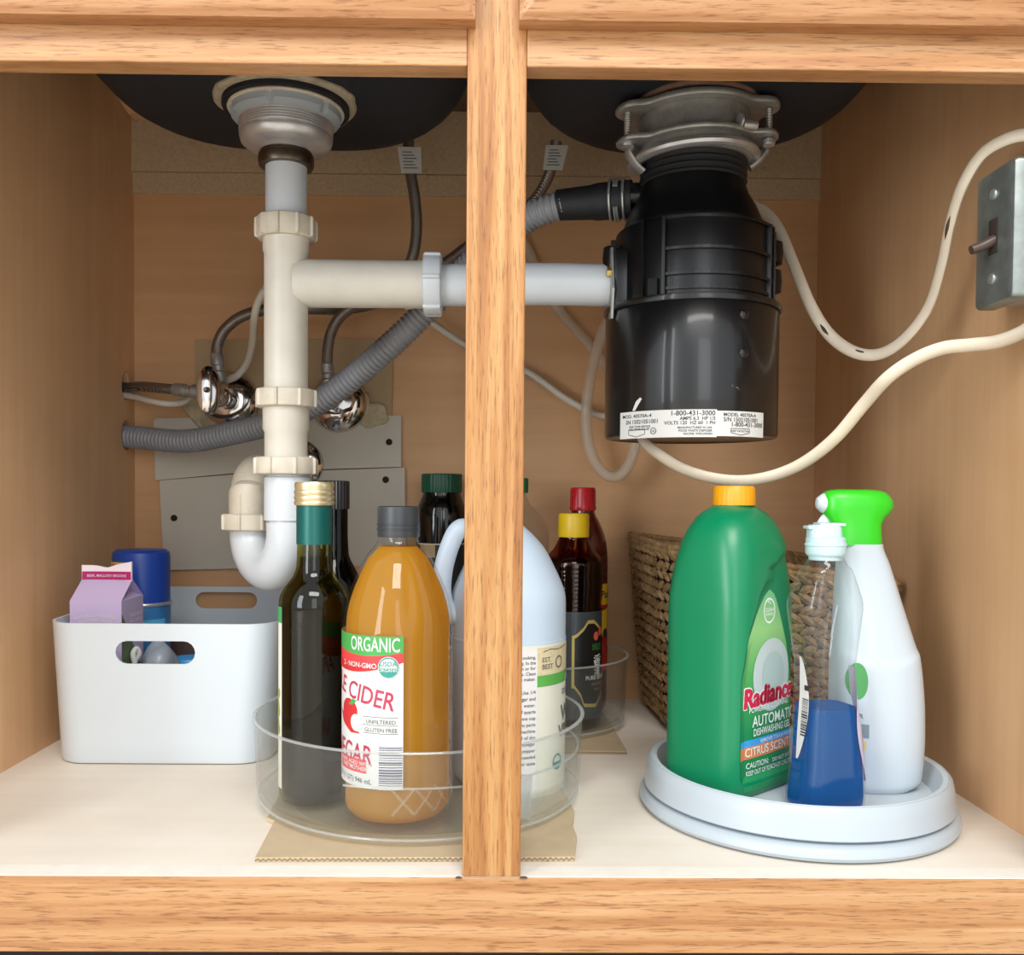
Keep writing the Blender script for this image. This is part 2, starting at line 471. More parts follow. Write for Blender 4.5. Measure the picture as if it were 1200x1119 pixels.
M['tube_clear'] = clear('clear_vinyl', (0.94, 0.93, 0.9), 1.3, 0.15, haze=0.42, hazecol=(0.92, 0.88, 0.80))
M['cable'] = plain('cream_cable_jacket', 'd9cbb6', 0.5, var=0.04, vscale=60)
M['scorch'] = plain('dark_paint_spots', '4a3222', 0.7)
M['galv'] = plain('galvanised_steel', '8f9693', 0.42, 0.75, var=0.22, vscale=55)
M['galv_b'] = plain('galvanised_edge', 'c3c9c8', 0.35, 0.8, var=0.15, vscale=70)
M['brown_plastic'] = plain('brown_bakelite', '4c3c36', 0.35)
M['panel'] = plain('grey_white_hardboard', 'c9c2b4', 0.6, var=0.03, vscale=15)
M['panel2'] = plain('tan_hardboard_patch', 'b39a76', 0.7, var=0.06, vscale=15)
M['foam'] = plain('yellowed_filler', 'c4b898', 0.9, var=0.25, vscale=70, bump=1.0, bscale=120)
M['white'] = plain('white_plastic', 'd3dce3', 0.32)
M['white_tt'] = plain('white_turntable_plastic', 'b0bac2', 0.35)
M['white_m'] = plain('white_matte_plastic', 'c8d0d6', 0.45)
M['greyblue'] = plain('pale_grey_mat', 'c3ccd2', 0.55)
M['paper'] = plain('white_paper', 'cfcfcd', 0.6)
M['paper_c'] = plain('cream_paper', 'dcd8ca', 0.6)
M['ink'] = plain('black_ink', '2a2a2c', 0.6)
M['ink_grey'] = plain('grey_ink', '646462', 0.6)
M['cardboard'] = plain('brown_cardboard', 'bda98a', 0.85, var=0.07, vscale=40)
M['acrylic'] = clear('clear_acrylic', (0.965, 0.975, 0.97), 1.30, 0.03, haze=0.035, hazecol=(0.85, 0.87, 0.86))
M['acrylic_edge'] = clear('acrylic_edge', (0.93, 0.95, 0.95), 1.45, 0.08, haze=0.30, hazecol=(0.86, 0.88, 0.88))

# ------------------------------------------------------------------ the cabinet
YB = 1.19; YF = 0.629; YI = 0.648
XL = P(158, 560, YB).x; XR = P(955.5, 460, YB).x
ZT = 0.75                                         # underside of the countertop
def S(name, mb, mat, smooth=False, **k):
    o = mb.build(name, mat, smooth=smooth, **k); o['kind'] = 'structure'; return o
S('floor', MB().box((XL-0.016, YI, -0.012), (XR+0.016, YB+0.01, 0.0)), M['floor'])
S('floor_kitchen', MB().box((-3, -3.2, -0.135), (3, 0.71, -0.115)), M['kitchen_floor'])
wl = S('wall_left', MB().box((XL-0.016, YI, -0.012), (XL, YB+0.01, ZT)), M['side'])
S('wall_right', MB().box((XR, YI, -0.012), (XR+0.016, YB+0.01, ZT)), M['side'])
wb = S('wall_back', MB().box((XL-0.016, YB, -0.012), (XR+0.016, YB+0.006, ZT)), M['back'])
zs = ZY(207, YB); zb = ZY(232, YB)
MB().box((XL, YB-0.004, zb), (XR, YB, zs-0.0008)).build('hanging_strip', M['particle'], wb, smooth=False)
MB().box((XL, YB-0.0065, zs), (XR, YB, ZT)).build('hanging_strip', M['particle'], wb, smooth=False)
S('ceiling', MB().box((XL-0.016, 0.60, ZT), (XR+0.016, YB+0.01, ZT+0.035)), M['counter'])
# pockets in the left wall where the hoses leave
hA = P(147, 451, 1.0); 
def on_left(px, py): d = ray(px, py); return CAM+d*((XL-CAM.x)/d.x)
hA = on_left(147, 452); hB = on_left(148, 510)
def stadium(c, ry, rz, x0, x1, n=10):
    pts = []
    for k in range(2*n):
        a = 2*PI*k/(2*n); sy = math.cos(a); sz = math.sin(a)
        pts.append((c.y+ry*sy, c.z+rz*sz))
    return MB().loft([[Vector((x0, y, z)) for y, z in pts], [Vector((x1, y, z)) for y, z in pts]])
boolean_cut(wl, stadium(hA, 0.012, 0.018, XL-0.013, XL+0.02))
boolean_cut(wl, stadium(hB, 0.016, 0.019, XL-0.013, XL+0.02))
# corner block of wood under the counter, far left
cb = MB().prism([P(118, 84, 1.12), P(129, 83, 1.12), P(172, 133, 1.16), P(150, 133, 1.16)], (0.0, 0.02, 0.0))
cb.build('corner_block', M['side'], wl, smooth=False)
# face frame
sx0, sx1 = P(544.6, 560, YF).x, P(613.6, 560, YF).x
zr0 = ZY(77.5, YF, 580); zr1 = zr0+0.038
ff = thing('trim_1', (0, YF, -0.05), kind='structure')
FL, FR = XL-0.016, XR+0.016
MB().box((FL, YF, -0.0532), (FR, YI-0.0005, -0.0006), 0.0008, 1).build('bottom_rail', M['oak_x'], ff, smooth=False)
MB().box((FL, YF+0.0012, -0.002), (FR, YI, 0.0)).build('rail_top_edge', M['rail_top'], ff, smooth=False)
MB().box((FL+0.03, YF, zr0), (sx0, YI, zr1), 0.0010, 2).build('top_rail', M['oak_x'], ff, smooth=False)
MB().box((sx1, YF, zr0), (FR-0.03, YI, zr1), 0.0010, 2).build('top_rail', M['oak_x'], ff, smooth=False)
MB().box((sx0, YF-0.0004, 0.0), (sx1, YI, ZT), 0.0012, 2).build('stile', M['oak_z'], ff, smooth=False)
MB().box((FL, YF, 0.0), (FL+0.04, YI, ZT), 0.001, 1).build('stile', M['oak_z'], ff, smooth=False)
MB().box((FR-0.04, YF, 0.0), (FR, YI, ZT), 0.001, 1).build('stile', M['oak_z'], ff, smooth=False)
MB().box((FL+0.03, YF, ZT-0.038), (FR-0.03, YI, ZT), 0.001, 1).build('counter_rail', M['oak_x'], ff, smooth=False)
for (a, b, c_, d_, rx) in ((534, 541, 1027, 1029, 0.0026), (610, 617, 1027, 1029, 0.003)):
    q1 = PZ((a+b)/2, 1028, 0.0002); MB().lathe([(0.0, 0.0), (rx, 0.0), (rx*0.8, 0.0002), (0.0, 0.0002)], q1, 16, mod=lambda r, h, a_: r*(1-0.35*abs(math.cos(a_)))).build('gap_shade', plain('purple_brown_gap_shade', '57444a', 0.8), ff)  # shade in the small gap at the stile foot, painted as flat discs
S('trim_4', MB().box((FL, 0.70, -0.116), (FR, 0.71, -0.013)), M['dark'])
def drawer_front(name, x0, x1):
    z0 = ZY(19.5, 0.612, 580); z1 = ZT-0.012; b = 0.017
    def ring(i, y): return [(x0+i, y, z0+i), (x1-i, y, z0+i), (x1-i, y, z1-i), (x0+i, y, z1-i)]
    m = MB().loft([ring(0, YF-0.0006), ring(0, 0.6155), ring(0.004, 0.613), ring(b, 0.6075), ring(b+0.001, 0.6075)])
    return S(name, m, M['oak_x2'])
drawer_front('trim_2', FL+0.02, P(557, 18, 0.615).x)
drawer_front('trim_3', P(609, 18, 0.615).x, FR-0.02)

# ------------------------------------------------------------------ sink
ZS = 0.630
sink = thing('kitchen_sink', (0, 0.87, ZS), 'underside of a black coated double bowl sink hanging below the counter', 'sink')
def bowl(x0, x1, y0, y1, rp=0.10, re=0.05):
    cx, cy, W, D = (x0+x1)/2, (y0+y1)/2, x1-x0, y1-y0; rings = []
    for k in range(9):
        a = PI/2*k/8; ins = re*(1-math.sin(a)); z = ZS+re*(1-math.cos(a))
        rings.append([(cx+x, cy+y, z) for x, y in rrect(W-2*ins, D-2*ins, max(0.03, rp-ins), 10)])
    rings.append([(cx+x*1.04, cy+y*1.03, ZT-0.001) for x, y in rrect(W, D, rp, 10)])
    return MB().loft(rings)
bowl(-0.385, P(556, 100, 1.0).x, 0.70, 1.05, 0.14, 0.065).build('bowl', M['sink'], sink)
bowl(P(607, 100, 1.0).x, XR-0.052, 0.70, 1.05, 0.14, 0.065).build('bowl', M['sink'], sink)

# ------------------------------------------------------------------ strainer under the left bowl
DX, DY = P(335.5, 230, 0.875).x, 0.875
def rough_ring(c, r0, r1, z0, z1, amp, seed):
    rnd = random.Random(seed); ph = [rnd.uniform(0, 6.28) for _ in range(6)]
    def mod(r, h, a):
        return r+(amp*sum(math.sin((5+4*k)*a+ph[k])/(k+1) for k in range(6)) if r > (r0+r1)/2 else 0)
    return MB().lathe([(r0, z1), (r1, z1), (r1, (z0+z1)/2), (r1*0.97, z0), (r0, z0)], c, 96, mod=mod)
st = thing('sink_strainer', (DX, DY, 0.575), 'grey metal basket strainer bolted under the sink above the white pipe', 'strainer')
rough_ring((DX, DY, 0), 0.05, 0.0655, ZS-0.004, ZS+0.0005, 0.0011, 3).build('putty_ring', M['putty'], st)
MB().lathe([(0.03, ZS-0.0005), (0.0585, ZS-0.0005), (0.0585, ZS-0.008), (0.03, ZS-0.008)], (DX, DY, 0), 64).build('gasket', M['gasket'], st)
MB().lathe([(0.03, 0.6288), (0.0530, 0.6288), (0.0537, 0.6275), (0.0530, 0.626), (0.03, 0.626)], (DX, DY, -0.0068), 64).build('washer', M['pvc_dirty'], st)
def notch(r, h, a): return r-(0.003 if (math.cos(6*a+0.4) > 0.93 and r > 0.05) else 0)
MB().lathe([(0.03, 0.626), (0.0512, 0.626), (0.0502, 0.6205), (0.0460, 0.6165), (0.0430, 0.616), (0.03, 0.616)], (DX, DY, -0.0068), 120, mod=notch).build('lock_nut', M['washer'], st)
thr = [(0.03, 0.6165)]
for k in range(5):
    z = 0.6160-k*0.0024; thr += [(0.0432, z), (0.0417, z-0.0012)]
thr += [(0.0430, 0.6035), (0.0428, 0.602), (0.0415, 0.5975), (0.038, 0.5945), (0.029, 0.5925), (0.0255, 0.5905), (0.0235, 0.589), (0.02, 0.589)]
MB().lathe(thr, (DX, DY, -0.0068), 72).build('cup', M['steel'], st)
cn = [(0.0215, 0.5860)]
for k in range(4):
    z = 0.5855-k*0.0015; cn += [(0.0240, z), (0.0230, z-0.0011)]
cn += [(0.0242, 0.5805), (0.0255, 0.5795), (0.0258, 0.5735), (0.0248, 0.5695), (0.0215, 0.569)]
MB().lathe(cn, (DX, DY, 0), 64).build('coupling_nut', M['steel_dark'], st)

# ------------------------------------------------------------------ white drain pipe with tee and trap
dp = thing('drain_pipe', (DX, DY, 0.17), 'white plastic drain pipe with tee, slip nuts and curved trap', 'pipe')
def slip_nut(c, axis, r, h, mat, lugs=8, lip=0.9, ph=0.0):
    def mod(rr, hh, a): return rr+(0.0020 if (math.cos(lugs*a+ph) > 0.93 and rr > 0.9*r and abs(hh-h/2) < h*0.46) else 0)
    MB().lathe([(r*0.72, 0.0), (r*lip, 0.0), (r*0.985, h*0.06), (r, h*0.12), (r, h*0.86), (r*0.985, h*0.94), (r*0.94, h), (r*0.72, h)], c, 144, axis, mod=mod).build('slip_nut', mat, dp, angle=25)
def zc(y): return ZY(y, DY, 335)
zbr = ZY(333, DY, 430)                      # axis height of the side branch
MB().lathe([(0.0192, 0.585), (0.0192, zc(262)), (0.017, zc(262)), (0.017, 0.585)][::-1], (DX, DY, 0), 48).build('tailpiece', M['pvc_new'], dp)
slip_nut((DX, DY, ZY(277, DY-0.02)), (0, 0, 1), 0.0272, ZY(251, DY-0.02)-ZY(277, DY-0.02), M['pvc_dirty'], 10, 0.95, 0.5)
MB().lathe([(0.016, zc(462)), (0.0203, zc(462)), (0.0203, zc(298)), (0.0215, zc(295)), (0.0217, zc(268)), (0.016, zc(268))], (DX, DY, 0), 56).build('tee', M['pvc'], dp)
xe = P(508, 333, DY).x; xs = DX+0.006
br = [(0.0120, 0.0), (0.0222, 0.012), (0.0222, xe-xs), (0.0185, xe-xs)]
MB().lathe([(0.0225, 0.004)]+[(0.0222, 0.012), (0.0218, xe-xs-0.03), (0.0222, xe-xs-0.006), (0.018, xe-xs-0.004)], (xs, DY, zbr), 56, (1, 0, 0)).build('branch', M['pvc'], dp)
slip_nut((P(497, 333, DY).x, DY, zbr), (1, 0, 0), 0.0283, P(518, 333, DY).x-P(497, 333, DY).x, M['pvc_new'], 6, 1.0, 0.2)
DGX, DGY = P(809.5, 400, 0.88).x, 0.88      # axis of the disposal
zar = ZY(334, DGY, 660)
MB().tube([(xe-0.012, DY, zbr), (xe+0.03, DY, zbr), (P(640, 333, DY).x, DY+0.002, zar), (DGX-0.0735, DGY, zar)], 0.0195, 40, 10).build('elbow_tube', M['pvc_new'], dp)
slip_nut((DX, DY, ZY(478, DY-0.02)), (0, 0, 1), 0.0278, ZY(456, DY-0.02)-ZY(478, DY-0.02), M['pvc_dirty'], 8, 0.9, 1.0)
MB().lathe([(0.016, zc(550)), (0.0200, zc(550)), (0.0200, zc(507)), (0.0215, zc(503)), (0.0217, zc(470)), (0.016, zc(470))], (DX, DY, 0), 56).build('extension', M['pvc'], dp)
slip_nut((DX, DY, ZY(558, DY-0.02)), (0, 0, 1), 0.0290, ZY(537, DY-0.02)-ZY(558, DY-0.02), M['pvc_dirty'], 8, 0.9, 2.2)
# trap bend
L1 = Vector((DX+0.002, DY, 0)); L2 = Vector((P(293, 610, 0.93).x, 0.93, 0)); R = (L2-L1).length/2; dirv = (L2-L1).normalized(); zb_ = ZY(692, 0.90, 310)+0.0205+R
pts = [L1+Vector((0, 0, z)) for z in (zc(552), zc(580), zc(612), zb_+0.012)]
for k in range(0, 17):
    a = PI*k/16; pts.append(L1+dirv*(R-R*math.cos(a))+Vector((0, 0, zb_-R*math.sin(a))))
zn4 = ZY(622, 0.91, 290)
pts.append(L2+Vector((0, 0, max(zn4, zb_)+0.012)))
MB().tube(pts, 0.0203, 40, 3).build('trap_bend', M['pvc_new'], dp)
MB().lathe([(0.02, zc(609)), (0.0222, zc(609.5)), (0.0222, zc(560)), (0.02, zc(558))], L1, 48).build('trap_collar', M['pvc_new'], dp)
slip_nut((L2.x, L2.y, zn4), (0, 0, 1), 0.0280, 0.0165, M['pvc_dirty'], 8, 0.92, 0.8)
wp = P(346, 545, YB); zt = ZY(556, 0.945, 295)
el = [L2+Vector((0, 0, zn4+0.014)), L2+Vector((0, 0, zn4+0.035)), Vector((L2.x, 0.934, zt-0.020)), Vector((L2.x, 0.945, zt-0.006)), Vector((L2.x, 0.965, zt+0.001)), Vector((L2.x, 0.99, zt+0.002)), Vector((wp.x, YB-0.004, wp.z))]
MB().tube(el, 0.0208, 36, 6).build('trap_elbow', M['pvc_dirty'], dp)
MB().tube([p+Vector((-0.004, -0.0203, 0.0)) for p in el[0:3]]+[el[3]+Vector((-0.004, -0.0165, 0.0125))], 0.0011, 6, 6).build('mould_seam', M['pvc_dirty'], dp)
MB().lathe([(0.0215, 0), (0.034, 0), (0.033, 0.006), (0.028, 0.010), (0.0215, 0.013)], (wp.x+0.004, YB-0.0068, wp.z), 40, (0, -1, 0)).build('wall_flange', M['chrome'], dp)
# ------------------------------------------------------------------ garbage disposal
gd = thing('garbage_disposal', (DGX, DGY, 0.318), 'black garbage disposal with white rating stickers hanging under the sink', 'disposal')
C0 = Vector((DGX, DGY, 0))
def arc_box(mb, t0, t1, z0, z1, ra, rb, c=C0, n=None):
    n = n or max(1, int(abs(t1-t0)/5)); V = []; Fc = []
    for i in range(n+1):
        a = math.radians(t0+(t1-t0)*i/n)
        for r, z in ((ra, z0), (rb, z0), (rb, z1), (ra, z1)):
            V.append(Vector((c.x+r*math.sin(a), c.y-r*math.cos(a), z)))
    for i in range(n):
        for k in range(4):
            l = (k+1) % 4; Fc.append((i*4+k, i*4+l, i*4+4+l, i*4+4+k))
    Fc += [(3, 2, 1, 0), tuple(n*4+k for k in range(4))]
    mb.add(V, Fc)
zcol = 0.4385
MB().lathe([(0.02, 0.322), (0.074, 0.320), (0.0785, 0.3185), (0.0795, 0.319), (0.0807, 0.3215), (0.0807, zcol-0.001), (0.08, zcol), (0.05, zcol)], C0, 96).build('motor_housing', M['black_gloss'], gd)
MB().lathe([(0.07, zcol-0.0035), (0.0822, zcol-0.0035), (0.0828, zcol-0.001), (0.0822, zcol+0.002), (0.077, zcol+0.003), (0.07, zcol+0.003)], C0, 96).build('collar', M['black_gloss'], gd)
zh1 = 0.5115
MB().lathe([(0.05, zcol), (0.0725, zcol+0.001), (0.0725, zh1-0.005), (0.0715, zh1-0.001), (0.069, zh1), (0.066, zh1+0.004), (0.0585, zh1+0.022), (0.0515, zh1+0.034), (0.048, zh1+0.045), (0.0465, zh1+0.052), (0.0466, 0.568), (0.03, 0.568)], C0, 96).build('grind_housing', M['black_plastic'], gd)
rb = MB()
for z in (zh1-0.003, zh1-0.030, zcol+0.021): arc_box(rb, -31, 62, z-0.0013, z+0.0013, 0.071, 0.0752)
arc_box(rb, -31, 62, zcol+0.007, zcol+0.0095, 0.071, 0.0745)
rb.build('rib_frame', M['black_plastic'], gd, smooth=False)
for t in (-31, -47, 55, 62, 76, -100, 150):
    m = MB(); arc_box(m, t-1.1, t+1.1, zcol+0.002, zh1-0.002, 0.071, 0.0765); m.build('rib', M['black_plastic'], gd, smooth=False)
for t, z in ((-85, 0.487), (88, 0.494), (90, 0.468)):
    a = math.radians(t); m = MB()
    m.lathe([(0.006, -0.012), (0.011, -0.010), (0.012, 0), (0.011, 0.010), (0.006, 0.012)], C0+Vector((0.074*math.sin(a), -0.074*math.cos(a), z)), 24); m.build('lug', M['black_plastic'], gd)
m = MB(); arc_box(m, -42, -35, zcol+0.002, zcol+0.018, 0.071, 0.0768); m.build('clip', M['black_plastic'], gd, smooth=False)
# outlet block and flange on the left
fx = P(712, 333, DGY).x
MB().box((fx+0.002, DGY-0.030, zar-0.026), (DGX-0.05, DGY+0.030, zar+0.029), 0.004).build('outlet_block', M['black_plastic'], gd)
fl = MB().prism([(fx, DGY+y, zar+z) for y, z in ((-0.022, 0.030), (0.02, 0.030), (0.034, 0.0), (0.02, -0.030), (-0.026, -0.036), (-0.034, -0.01))], (0.0022, 0, 0))
fl.build('outlet_flange', M['steel_dull'], gd, smooth=False)
MB().lathe([(0.0, -0.004), (0.0045, -0.004), (0.0045, 0.0), (0.0, 0.0)], (fx, DGY-0.0245, zar+0.007), 6, (1, 0, 0)).build('flange_bolt', plain('brass_bolt', 'c9b36a', 0.35, 0.9), gd, smooth=False)
# dents in the housing
for px, py in ((847, 369), (847, 414)):
    a = math.asin((px-809.5)/99.5)
    c = C0+Vector((0.0805*math.sin(a), -0.0805*math.cos(a), ZY(py, 0.808, px)))
    MB().lathe([(0.0052, -0.001), (0.0045, 0.0008), (0.0025, 0.0018), (0.0, 0.002)], c, 16, (math.sin(a), -math.cos(a), 0)).build('dimple', M['black_gloss'], gd)
# neck rubber, clamp ring and mounting plate
nr = [(0.04, 0.553), (0.0475, 0.553)]
for z in (0.558, 0.564, 0.570): nr += [(0.0478, z-0.002), (0.0500, z), (0.0478, z+0.002)]
nr += [(0.0505, 0.575), (0.0505, 0.582), (0.04, 0.582)]
MB().lathe(nr, C0, 72).build('rubber_neck', M['rubber'], gd)
# tilted lock ring (slopes down to the left)
def tring(rad, z, tilt, n=72):
    return [C0+Vector((rad*math.cos(2*PI*k/n), rad*math.sin(2*PI*k/n), z+tilt*rad*math.cos(2*PI*k/n))) for k in range(n)]
def ring_tube(mb, rad, z, tilt, r, n=72, seg=10, ell=1.0):
    rings = []
    for k in range(n):
        a = 2*PI*k/n; d = Vector((math.cos(a), math.sin(a), 0)); c = C0+Vector((rad*math.cos(a), rad*math.sin(a), z+tilt*rad*math.cos(a)))
        rings.append([c+d*(r*ell*math.cos(2*PI*j/seg))+Vector((0, 0, r*math.sin(2*PI*j/seg))) for j in range(seg)])
    mb.loft(rings+[rings[0]], False, False)
lr = MB(); ring_tube(lr, 0.0560, 0.5795, 0.05, 0.0046, ell=1.25); lr.build('lock_ring', M['steel'], gd)
MB().lathe([(0.049, 0.576), (0.0535, 0.576), (0.0545, 0.583), (0.052, 0.592), (0.049, 0.592)], C0, 72).build('lock_band', M['steel_dull'], gd)
for t in (-74, 80, 178):           # ears of the lock ring: rolled tabs
    a = math.radians(t); d = Vector((math.sin(a), -math.cos(a), 0)); z = 0.5795+0.05*0.06*math.sin(a)
    p = C0+d*0.060+Vector((0, 0, z))
    MB().tube([p+Vector((0, 0, -0.011))-d*0.008, p+Vector((0, 0, -0.006))-d*0.001, p+d*0.004, p+d*0.007+Vector((0, 0, 0.005)), p+d*0.004+Vector((0, 0, 0.009))], 0.0058, 12, 6, ell=0.5).build('lock_ear', M['steel_dull'], gd)
# lower mounting plate with three lobes, dull zinc
def plate(z, th, r_in, r_base, lobes, lobe_r, tilt):
    n = 120; outer = []; inner = []
    for k in range(n):
        a = 2*PI*k/n; r = r_base
        for t in lobes:
            dd = math.atan2(math.sin(a-t), math.cos(a-t)); r = max(r, r_base+(lobe_r-r_base)*math.exp(-(dd/0.27)**4))
        outer.append((r*math.sin(a), -r*math.cos(a))); inner.append((r_in*math.sin(a), -r_in*math.cos(a)))
    def lift(pts, dz): return [C0+Vector((x, y, z+dz+tilt*x)) for x, y in pts]
    return MB().loft([lift(inner, 0), lift([(x*0.985, y*0.985) for x, y in outer], 0), lift(outer, th*0.3), lift(outer, th*0.7), lift([(x*0.985, y*0.985) for x, y in outer], th), lift(inner, th), lift(inner, 0)], False, False)
LB = [math.radians(t) for t in (-72, 66, 178)]
plate(0.5905, 0.0045, 0.046, 0.0605, LB, 0.0775, 0.03).build('clamp_plate', M['steel_dull'], gd)
plate(0.6185, 0.0055, 0.052, 0.063, LB, 0.0785, 0.02).build('mounting_plate', M['steel_dull'], gd)
MB().lathe([(0.045, 0.590), (0.0515, 0.590), (0.0515, 0.6265), (0.045, 0.6265)], C0, 64).build('flange_sleeve', M['steel_dull'], gd)
rough_ring((DGX, DGY-0.004, 0), 0.03, 0.0585, ZS-0.0035, ZS+0.0005, 0.001, 5).build('putty_ring', M['putty2'], gd)
for t in LB:
    c = C0+Vector((0.0690*math.sin(t), -0.0690*math.cos(t), 0))
    prof = [(0.0, 0.5885)]
    for k in range(14):
        z = 0.5885+k*0.0023; prof += [(0.0034, z), (0.0028, z+0.001)]
    prof += [(0.0, 0.6215)]
    MB().lathe(prof, c, 12).build('mount_screw', M['steel_dull'], gd)
    MB().lathe([(0.0, 0.5855), (0.0055, 0.586), (0.0062, 0.5885), (0.0055, 0.591), (0.0, 0.591)], c, 16).build('screw_head', M['steel'], gd)
a = math.radians(38); pc = C0+Vector((0.063*math.sin(a), -0.063*math.cos(a), 0.5960))
MB().lathe([(0.0, -0.006), (0.004, -0.006), (0.0045, 0), (0.004, 0.0075), (0.0, 0.0075)], pc, 16, (1, 0.25, 0.02)).build('lock_pin', M['steel'], gd)
MB().lathe([(0.0, -0.0015), (0.0065, -0.001), (0.0065, 0.001), (0.0, 0.0015)], pc+Vector((-0.0085, -0.002, 0.003)), 16, (1, 0.25, 0.02)).build('lock_pin_head', M['steel'], gd)
# dishwasher inlet spigot
zi = ZY(233, 0.90, 740)
MB().lathe([(0.0, 0.0), (0.0125, 0.0), (0.0125, 0.05), (0.0, 0.05)], (P(722, 233, 0.895).x, 0.893, zi), 28, (1, -0.1, -0.02)).build('inlet_spigot', M['black_plastic'], gd)
# rating stickers
RB = 0.0807
zA0, zA1 = ZY(512, 0.803, 770), ZY(479, 0.803, 770)
def th(px): return math.asin(max(-1, min(1, (px-809.5)/98.8)))
ck = cyl(C0, RB, 0.0, 0.00022)
uA0, uA1, uA2 = RB*th(722), RB*th(817), RB*th(873)
stk = Decal(ck).strip(uA0, uA1, zA0, zA1-0.0004, 1).build('rating_sticker', M['paper'], gd, label='white rating sticker with model and phone number')
d = Decal(ck)
h = zA1-zA0
d.text('MOD. 40570A-4', uA0+0.004, zA1-0.006, 0.0042, 2, sx=1.15); d.text('SN 15021051001', uA0+0.0085, zA1-0.0115, 0.0050, 2)
d.text('1-800-431-3000', uA1-0.0015, zA1-0.0055, 0.0060, 2, 'R'); d.text('AMPS 6.3  HP 1/3', uA1-0.0015, zA1-0.0095, 0.0042, 2, 'R'); d.text('VOLTS 120  HZ 60  1 PH', uA1-0.0015, zA1-0.0133, 0.0042, 2, 'R')
d.text('FOR YOUR SERVICE', uA0+0.013, zA1-0.0150, 0.0026, 2); d.text('ONLY FROM DEALER', uA0+0.012, zA1-0.0173, 0.0024, 2)
d.line([(uA0+0.012, zA0+0.0075), (uA0+0.030, zA0+0.0075), (uA0+0.030, zA0+0.0035), (uA0+0.021, zA0+0.0012), (uA0+0.012, zA0+0.0035), (uA0+0.012, zA0+0.0075)], 0.0005, 2)
d.disc(uA0+0.0385, zA0+0.006, 0.0029, 2, inner=0.82, n=20); d.text('UL', uA0+0.0385, zA0+0.005, 0.003, 2, 'C')
for k, s_ in enumerate(('MANUFACTURED IN USA', 'FOOD WASTE DISPOSER', 'RACINE, WISCONSIN')): d.text(s_, uA1-0.004, zA0+0.0075-k*0.0027, 0.0026, 2, 'R')
d.build('print', M['ink'], stk)
stk2 = Decal(ck).strip(uA1-0.001, uA2, zA0+0.001, zA1-0.0015, 1).build('serial_sticker', M['paper'], gd, label='smaller white serial number sticker')
d = Decal(ck)
d.text('MODEL 40570A-4', uA1+0.006, zA1-0.0060, 0.0042, 2, sx=1.05); d.text('S/N 15021051001', uA1+0.006, zA1-0.0105, 0.0050, 2); d.text('1-800-431-3000', uA2-0.002, zA1-0.0148, 0.0055, 2, 'R')
d.line([(uA1+0.013, zA0+0.0078), (uA1+0.032, zA0+0.0078), (uA1+0.032, zA0+0.0042), (uA1+0.0225, zA0+0.0022), (uA1+0.013, zA0+0.0042), (uA1+0.013, zA0+0.0078)], 0.0005, 2)
d.text('KEEP THIS SECTION', uA1+0.0225, zA0+0.0050, 0.0021, 2, 'C')
d.build('print', M['ink'], stk2)
d = Decal(ck); u0_ = RB*th(733); zt0 = zA1
d.poly([(u0_, zt0+0.0005), (u0_+0.003, zt0+0.0002), (u0_+0.0105, zt0+0.0105), (u0_+0.0085, zt0+0.0118), (u0_+0.004, zt0+0.0085)], 2)
d.build('torn_sticker', M['paper'], gd)
d = Decal(ck); uc = RB*th(836); zc_ = ZY(454, 0.803, 836)
d.poly([(uc-0.003, zc_+0.003), (uc-0.001, zc_+0.001), (uc-0.002, zc_+0.0005)], 1); d.poly([(uc+0.001, zc_), (uc+0.003, zc_+0.0008), (uc+0.005, zc_-0.002), (uc+0.003, zc_-0.0005)], 1)
d.build('paint_chip', M['ink_grey'], gd)

# ------------------------------------------------------------------ dishwasher drain hose
dh = thing('drain_hose', P(148, 512, 1.15), 'grey corrugated drain hose running from the left wall to the disposal', 'hose')
hp = [hB+Vector((-0.010, 0, -0.004)), hB+Vector((0.006, -0.002, -0.002)), P(215, 517, 1.13), P(270, 508, 1.10), P(320, 495, 1.07), P(372, 472, 1.04), P(420, 437, 1.015), P(470, 393, 0.99), P(520, 343, 0.975), P(570, 292, 0.95), P(612, 259, 0.925), P(636, 247, 0.915), P(660, 240, 0.91)]
path = resample(spline(hp, 12), 0.0011)
PITCH = 0.0056
MB().tube(path, lambda s, L: 0.0132+0.0011*math.tanh(2.2*math.cos(2*PI*s/PITCH)), 22, smooth=False).build('corrugated_hose', M['hose_grey'], dh, angle=60)
cA, cB, cC = P(653, 240.5, 0.912), P(697, 237, 0.903), P(741, 233, 0.893)
MB().tube([cA, cB, cC], lambda s, L: interp([(0, 0.0145), (L*0.47, 0.0163), (L*0.53, 0.0175), (L, 0.0178)], s), 32, 12).build('rubber_connector', M['rubber'], dh)
ax = (cC-cA).normalized(); e1 = ax.cross(Vector((0, 0, 1))).normalized(); e2 = e1.cross(ax)
for k, s_ in enumerate((-0.0105, -0.0060, -0.0035, 0.0025)):
    c = P(729, 234, 0.896)+ax*(s_); r = 0.0192
    t0, t1 = (25, 335) if k in (1, 2) else (0, 360)
    pts = [c+e1*(r*math.cos(math.radians(t)))*1.0+e2*(r*math.sin(math.radians(t))) for t in range(t0, t1+1, 15)]
    MB().tube(pts, 0.0013, 8, 2).build('clamp_wire', M['galv_b'], dh)

